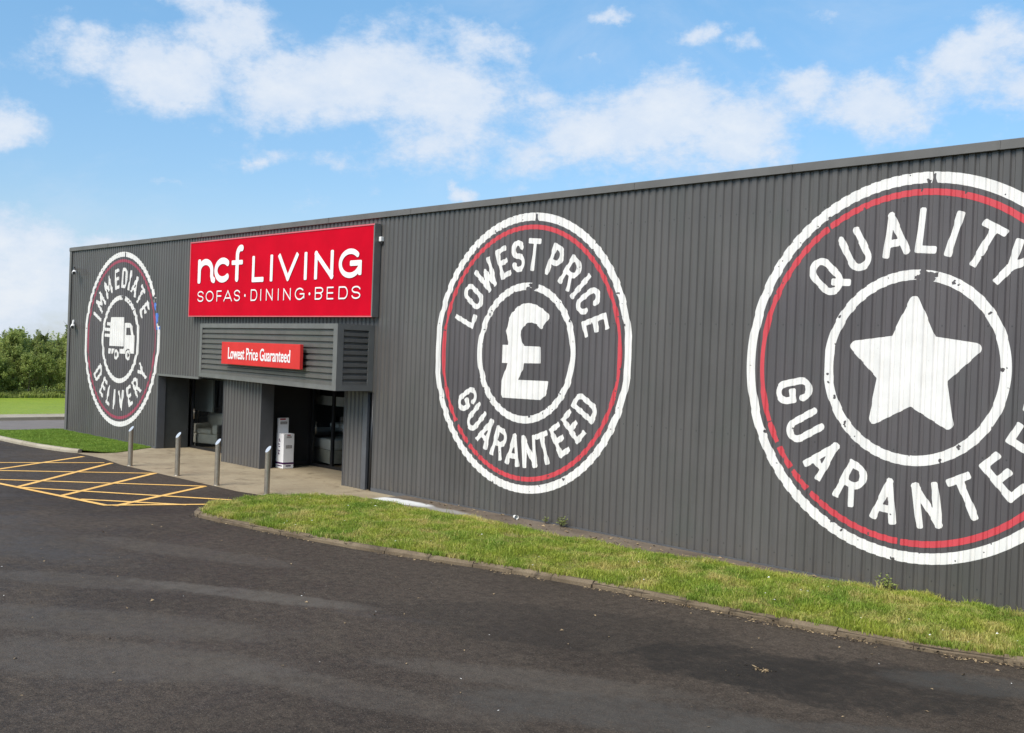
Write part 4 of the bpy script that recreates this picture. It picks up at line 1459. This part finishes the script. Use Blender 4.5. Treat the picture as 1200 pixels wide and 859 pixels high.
# ------------------------------------------------------------------ showroom furniture behind the glass, plus a stand-in for a reflection
pn = empty('hanging_display', (5.75, 1.62, 0.0), 'pale grey green display panel hanging behind the left glass', 'panel')
q = MB(); q.box(-1.2, 1.0, 0, .06, 1.02, 2.6, bev=.008); q.build('board', M['partition'], pn)
q = MB(); q.tube((-1.1, .03, 2.6), (-1.1, .03, 2.98), .01); q.tube((.9, .03, 2.6), (.9, .03, 2.98), .01); q.build('hanger', M['dark'], pn)


def sofa(name, x, y, rot, w, m, label, cat, dep=.9):
    r = empty(name, (x, y, .014), label, cat)
    r.rotation_euler = (0, 0, rot)
    q = MB(); q.box(-w / 2, w / 2, -dep / 2, dep / 2, .12, .40, bev=.05); q.build('seat_base', m, r)
    q = MB(); q.box(-w / 2 + .22, w / 2 - .22, -dep / 2 - .02, dep / 2 - .28, .401, .54, bev=.05); q.build('seat_cushion', m, r)
    q = MB(); q.box(-w / 2 + .02, w / 2 - .02, dep / 2 - .27, dep / 2, .401, .98, bev=.07); q.build('backrest', m, r)
    for s in (-1, 1):
        q = MB(); q.box(s * w / 2 - (.21 if s > 0 else 0), s * w / 2 + (.21 if s < 0 else 0), -dep / 2, dep / 2 - .28, .401, .68, bev=.06); q.build('armrest', m, r)
    for a in (-1, 1):
        for c in (-1, 1):
            q = MB(); q.tube((a * (w / 2 - .1), c * (dep / 2 - .1), 0), (a * (w / 2 - .1), c * (dep / 2 - .1), .12), .025); q.build('leg', M['chrome'], r)
    return r


ch = sofa('armchair', 6.75, 1.72, R(18), 1.05, M['cream'], 'cream upholstered armchair with chrome feet behind the left glass', 'armchair')
sofa('sofa', 4.6, 3.4, R(10), 2.0, M['greige'], 'greige sofa further back behind the left glass', 'sofa')


def bed(x, y, rot, label):
    r = empty('bed', (x, y, .014), label, 'bed', 'beds behind the right glass')
    r.rotation_euler = (0, 0, rot)
    q = MB(); q.box(-.75, .75, -1.0, 1.0, .08, .42, bev=.02); q.build('bed_base', M['greige'], r)
    q = MB(); q.box(-.75, .75, -1.0, 1.0, .421, .70, bev=.06); q.build('mattress', M['linen'], r)
    q = MB(); q.box(-.78, .78, 1.0, 1.10, .05, 1.05, bev=.03); q.build('headboard', M['greige'], r)
    for s in (-1, 1):
        q = MB(); q.box(s * .37 - .3, s * .37 + .3, .50, .94, .701, .84, bev=.06); q.build('pillow', M['linen'], r)
    return r


bed(12.2, 2.85, R(-12), 'white bed with pillows standing close behind the right glass')
bed(9.6, 3.6, R(-8), 'white bed further left and deeper inside behind the right glass')
hd = empty('reflection_board', (12.2, 1.95, 0), 'added white board with a dark inset standing in for a reflection in the right glass', 'panel')  # added board in place of a white van mirrored in the pane
q = MB(); q.box(-1.6, 2.2, 0, .06, 1.56, 2.45, bev=.008); q.build('board', M['linen'], hd)
q = MB(); q.box(-.35, 1.0, -.012, -.002, 1.80, 2.12, bev=.004); q.build('reflection_inset', M['dark'], hd)  # dark inset stands in for the mirrored van's window
q = MB(); q.tube((-1.5, .03, 2.45), (-1.5, .03, 2.98), .01); q.tube((2.1, .03, 2.45), (2.1, .03, 2.98), .01); q.build('hanger', M['dark'], hd)

# ------------------------------------------------------------------ trees and undergrowth beyond the lawn
def crown_mesh(name, seed, h, spread, z0, n_leaf, leaf, wispy):
    rng = np.random.default_rng(seed)
    nc = 46
    C = []
    for i in range(nc):
        t = rng.random() ** .8
        z = z0 + (h - z0) * t
        env = spread * (math.sin(math.pi * min(0.95, 0.18 + .82 * t)) ** .7) * (1 - wispy * t * .6)
        a = rng.random() * 6.283
        rr = env * math.sqrt(rng.random())
        C.append((math.cos(a) * rr, math.sin(a) * rr, z, (.16 + .22 * rng.random()) * spread * (1 - .55 * t * wispy)))
    C = np.array(C)
    k = rng.integers(0, nc, n_leaf)
    d = rng.normal(0, 1, (n_leaf, 3))
    d /= np.linalg.norm(d, axis=1)[:, None]
    rad = rng.random(n_leaf) ** .45
    Pn = C[k, :3] + d * (C[k, 3] * rad)[:, None] * [1, 1, .95]
    # upright sprays at the top
    ns = int(n_leaf * .12 * (0.5 + wispy))
    a = rng.random(14) * 6.283
    base = np.stack([np.cos(a) * spread * .5 * rng.random(14), np.sin(a) * spread * .5 * rng.random(14), h * (.72 + .2 * rng.random(14))], 1)
    kk = rng.integers(0, 14, ns)
    t = rng.random(ns)
    Ps = base[kk] + np.stack([rng.normal(0, .05, ns) + .12 * t * np.cos(a[kk]), rng.normal(0, .05, ns) + .12 * t * np.sin(a[kk]), t * h * .24], 1)
    Pn = np.vstack([Pn, Ps])
    n = len(Pn)
    Pn[:, 2] = np.maximum(Pn[:, 2], .05)
    u = rng.normal(0, 1, (n, 3)); u /= np.linalg.norm(u, axis=1)[:, None]
    w = rng.normal(0, 1, (n, 3)); w -= (w * u).sum(1)[:, None] * u; w /= np.linalg.norm(w, axis=1)[:, None]
    L = leaf * (.6 + .8 * rng.random(n))[:, None]
    V = np.stack([Pn - u * L, Pn + w * L * .5, Pn + u * L, Pn - w * L * .5], 1).reshape(-1, 3)
    Fq = (np.arange(n)[:, None] * 4 + [[0, 1, 2, 3]])
    me = fast_mesh(name, V, Fq, 4)
    at = me.attributes.new('tint', 'FLOAT', 'POINT')
    cl = rng.random(nc)
    ti = np.concatenate([cl[k], np.full(ns, .5)])
    ti = np.clip(ti * .65 + .35 * rng.random(n), 0, 1)
    at.data.foreach_set('value', np.repeat(ti, 4).astype(np.float32))
    return me


def trunk_mesh(name, seed, h):
    rnd = random.Random(seed)
    q = MB()
    p, r0 = Vector((0, 0, -.05)), h * .018
    for i in range(5):
        n_ = p + Vector((rnd.uniform(-.06, .06), rnd.uniform(-.06, .06), h * .19))
        q.tube(p, n_, r0, r0 * .78, 8, False)
        if i > 0:
            for s in range(3):
                a = rnd.uniform(0, 6.28)
                e = n_ + Vector((math.cos(a) * h * .22, math.sin(a) * h * .22, h * rnd.uniform(.08, .2)))
                q.tube(n_, e, r0 * .5, r0 * .15, 6, False)
        p, r0 = n_, r0 * .78
    return q.mesh(name)


var = []
specs = [(3.2, 1.35, .20, .35, 'leaf_a'), (3.5, 1.15, .3, .8, 'leaf_b'), (2.9, 1.45, .10, .3, 'leaf_c'), (3.35, 1.05, .4, .95, 'leaf_b'), (3.0, 1.3, .15, .5, 'leaf_a')]
for i, (h, s, z0, wi, mk) in enumerate(specs):
    cm_ = crown_mesh('crown', 100 + i, h, s, z0, 4200, .068, wi)
    cm_.materials.append(M[mk])
    tm = trunk_mesh('trunk', 200 + i, h)
    tm.materials.append(M['bark'])
    var.append((cm_, tm))
TREES = []
for row, (xx, kinds, sc0, n_, y0, dy) in enumerate(((-18.6, (2, 0, 4, 2, 0), .72, 20, -4.0, .78), (-19.8, (0, 4, 0, 2, 4), .83, 20, -5.0, .82), (-21.4, (1, 3, 1, 3, 0), .88, 18, -5.4, .92), (-25.0, (0, 2, 0, 4, 1), .92, 17, -4.0, 1.0))):
    for i in range(n_):
        TREES.append((xx + random.uniform(-.5, .5), y0 + i * dy + random.uniform(-.35, .35), kinds[(i * 2 + row) % 5], sc0 * random.uniform(.74, 1.12), row))
TREES.append((-20.2, 8.3, 1, 1.0, 4))
TL = ['pale leafy young tree in the front row of the tree belt beyond the lawn', 'mid green bushy tree in the middle row of the tree belt beyond the lawn', 'thin feathery tree behind the bushy ones of the tree belt', 'low round tree at the far back of the tree belt',
      'tallest dark tree of the belt, just beside the far building corner']
TG = ['front row trees of the belt', 'middle row trees of the belt', 'feathery trees of the belt', 'far back trees of the belt', None]
for x, y, k, s, row in TREES:
    t = empty('tree', (x, y, .11), TL[row], 'tree', TG[row])
    t.rotation_euler = (0, 0, random.uniform(0, 6.28))
    t.scale = (s, s, s)
    a = bpy.data.objects.new('trunk', var[k][1]); COL.objects.link(a); a.parent = t
    a = bpy.data.objects.new('crown', var[k][0]); COL.objects.link(a); a.parent = t
# undergrowth along the foot of the trees
P = np.column_stack([RNG.uniform(-18.6, -17.3, 24000), RNG.uniform(-6, 12, 24000)])
tag(blades('undergrowth', M['leaf_c'], P, lambda Q: np.full(len(Q), .11), .24, .05, 21, .8), 'rough grass and weeds along the foot of the trees', 'undergrowth')


# ------------------------------------------------------------------ weeds, litter, daisies
def weed(x, y, z, seed, h, n, m, label):
    rng = np.random.default_rng(seed)
    r = empty('weed_plant', (x, y, z), label, 'weed')
    q = MB(); lv = MB()
    for i in range(n):
        a = rng.random() * 6.283
        tip = Vector((math.cos(a) * h * .9 * rng.random(), math.sin(a) * h * .35 * rng.random() - .03, h * (.35 + .65 * rng.random())))
        q.tube((0, -.02, 0), tip, .004, .002, 5, False)
        for j in range(5):
            p = tip * (0.4 + .15 * j)
            aa = rng.random() * 6.283
            u = Vector((math.cos(aa), math.sin(aa), rng.uniform(-.2, .7))).normalized() * h * rng.uniform(.16, .32)
            w = u.orthogonal().normalized() * h * .07
            lv.poly([p, p + u * .5 + w, p + u, p + u * .5 - w])
    q.build('stem', M['bark'], r)
    o = lv.build('leaves', m, r)
    at = o.data.attributes.new('tint', 'FLOAT', 'POINT')
    at.data.foreach_set('value', rng.random(len(o.data.vertices)).astype(np.float32))


weed(22.65, -0.10, .06, 5, .20, 14, M['leaf_b'], 'straggly brownish weed growing at the wall foot below the pound badge')
weed(22.25, -0.08, .06, 6, .12, 9, M['leaf_a'], 'low tuft of weeds at the wall foot left of the straggly brownish weed')
weed(28.72, -0.10, .08, 7, .20, 13, M['leaf_a'], 'bushy green weed at the wall foot below the star badge')


def scatter(name, m, P, zf, smin, smax, seed, label, cat, flat=.25):
    rng = np.random.default_rng(seed)
    n = len(P)
    z = zf(P) + .004
    a = rng.random(n) * 6.283
    L = rng.uniform(smin, smax, n)
    w = L * rng.uniform(.25, .6, n)
    B = np.column_stack([P, z])
    u = np.column_stack([np.cos(a), np.sin(a), rng.uniform(-flat, flat, n)]) * L[:, None]
    v = np.column_stack([-np.sin(a), np.cos(a), rng.uniform(-flat, flat, n)]) * w[:, None]
    up = np.column_stack([np.zeros(n), np.zeros(n), rng.uniform(.3, .9, n) * w])
    V = np.stack([B - u * .5, B - v * .5 + up * .4, B + u * .5 + up * .3, B + v * .5 + up], 1).reshape(-1, 3)
    V[:, 2] = np.maximum(V[:, 2], np.repeat(z, 4) - .001)
    me = fast_mesh(name, V, np.arange(4 * n).reshape(-1, 4), 4)
    me.materials.append(m)
    o = bpy.data.objects.new(name, me)
    COL.objects.link(o)
    tag(o, label, cat, None, 'stuff')


ZERO = lambda Q: np.zeros(len(Q))
ql = resample(VERGE_FRONT, 0.02)
ql = ql[(ql[:, 0] < 33) & (ql[:, 1] < -2.0)]
k = RNG.integers(0, len(ql), 1500)
off = np.abs(RNG.normal(0, .07, 1500)) + .01
tt = ql[np.minimum(k + 1, len(ql) - 1)] - ql[np.maximum(k - 1, 0)]
tt /= np.linalg.norm(tt, axis=1)[:, None]
PL = ql[k] + np.column_stack([tt[:, 1], -tt[:, 0]]) * off[:, None]
wgt = np.clip((PL[:, 0] - 18) / 12, .12, 1)
PL = PL[(RNG.random(1500) < wgt) & (vnoise(PL, 1.3, 3.0) > -.25)]
scatter('dry_leaves', M['twig'], PL, ZERO, .015, .05, 31, 'dry straw and leaf bits gathered along the kerb foot', 'leaf litter')
PL = ql[RNG.integers(0, len(ql), 700)]
PL = PL + np.column_stack([RNG.normal(0, .05, len(PL)), RNG.normal(0, .05, len(PL))]) + [0.0, .0]
PL = PL[PL[:, 0] > 27.5]
scatter('soil_crumbs', M['soil'], PL, lambda Q: np.full(len(Q), .02), .02, .06, 33, 'crumbled soil spilling over the kerb', 'soil', .6)
PA = np.column_stack([RNG.uniform(18, 34, 260), RNG.uniform(-11, -2.5, 260)])
PA = PA[~in_poly(PA, verge_poly) & (dist_line(PA, VERGE_FRONT) > .15)]
scatter('dry_scraps', M['twig'], PA[:120], ZERO, .02, .06, 35, 'scattered dry leaf scraps on the asphalt', 'leaf litter')
scatter('white_scraps', M['paper'], PA[120:160], ZERO, .012, .032, 36, 'tiny white scraps scattered on the asphalt', 'litter')
PD = np.column_stack([RNG.uniform(18, 33, 400), RNG.uniform(-4.4, -1, 400)])
PD = PD[in_poly(PD, verge_poly)]
PD = PD[vnoise(PD, .7, 12.0) > .12][:70]
scatter('daisies', M['paper'], PD, lambda Q: zf_v(Q) + .06, .02, .045, 37, 'white daisies and clover dotted through the verge grass', 'flowers', .1)
# straw heap on the asphalt and crumpled paper by the wall
PS = np.array([29.72, -4.55]) + RNG.normal(0, 1, (34, 2)) * [.09, .035]
scatter('straw_clump', M['twig'], PS, ZERO, .02, .06, 38, 'small clump of dry straw on the asphalt', 'straw', .4)
PP = np.column_stack([RNG.uniform(19, 28, 160), RNG.uniform(-.55, -.05, 160)])
scatter('path_debris', M['twig'], PP, lambda Q: np.full(len(Q), .061), .02, .09, 39, 'dry leaf bits on the narrow path at the wall foot', 'leaf litter')
r = empty('paper_cup', (21.55, -0.20, .062), 'crumpled white paper cup lying on the path by the wall', 'litter')
q = MB(); q.tube((0, 0, .04), (.085, -.03, .045), .032, .042, 12, False); q.build('cup_body', M['paper'], r, True)
q = MB(); q.tube((-.002, .001, .04), (.0, 0, .04), .031, .032, 12, True); q.build('cup_bottom', M['paper'], r)
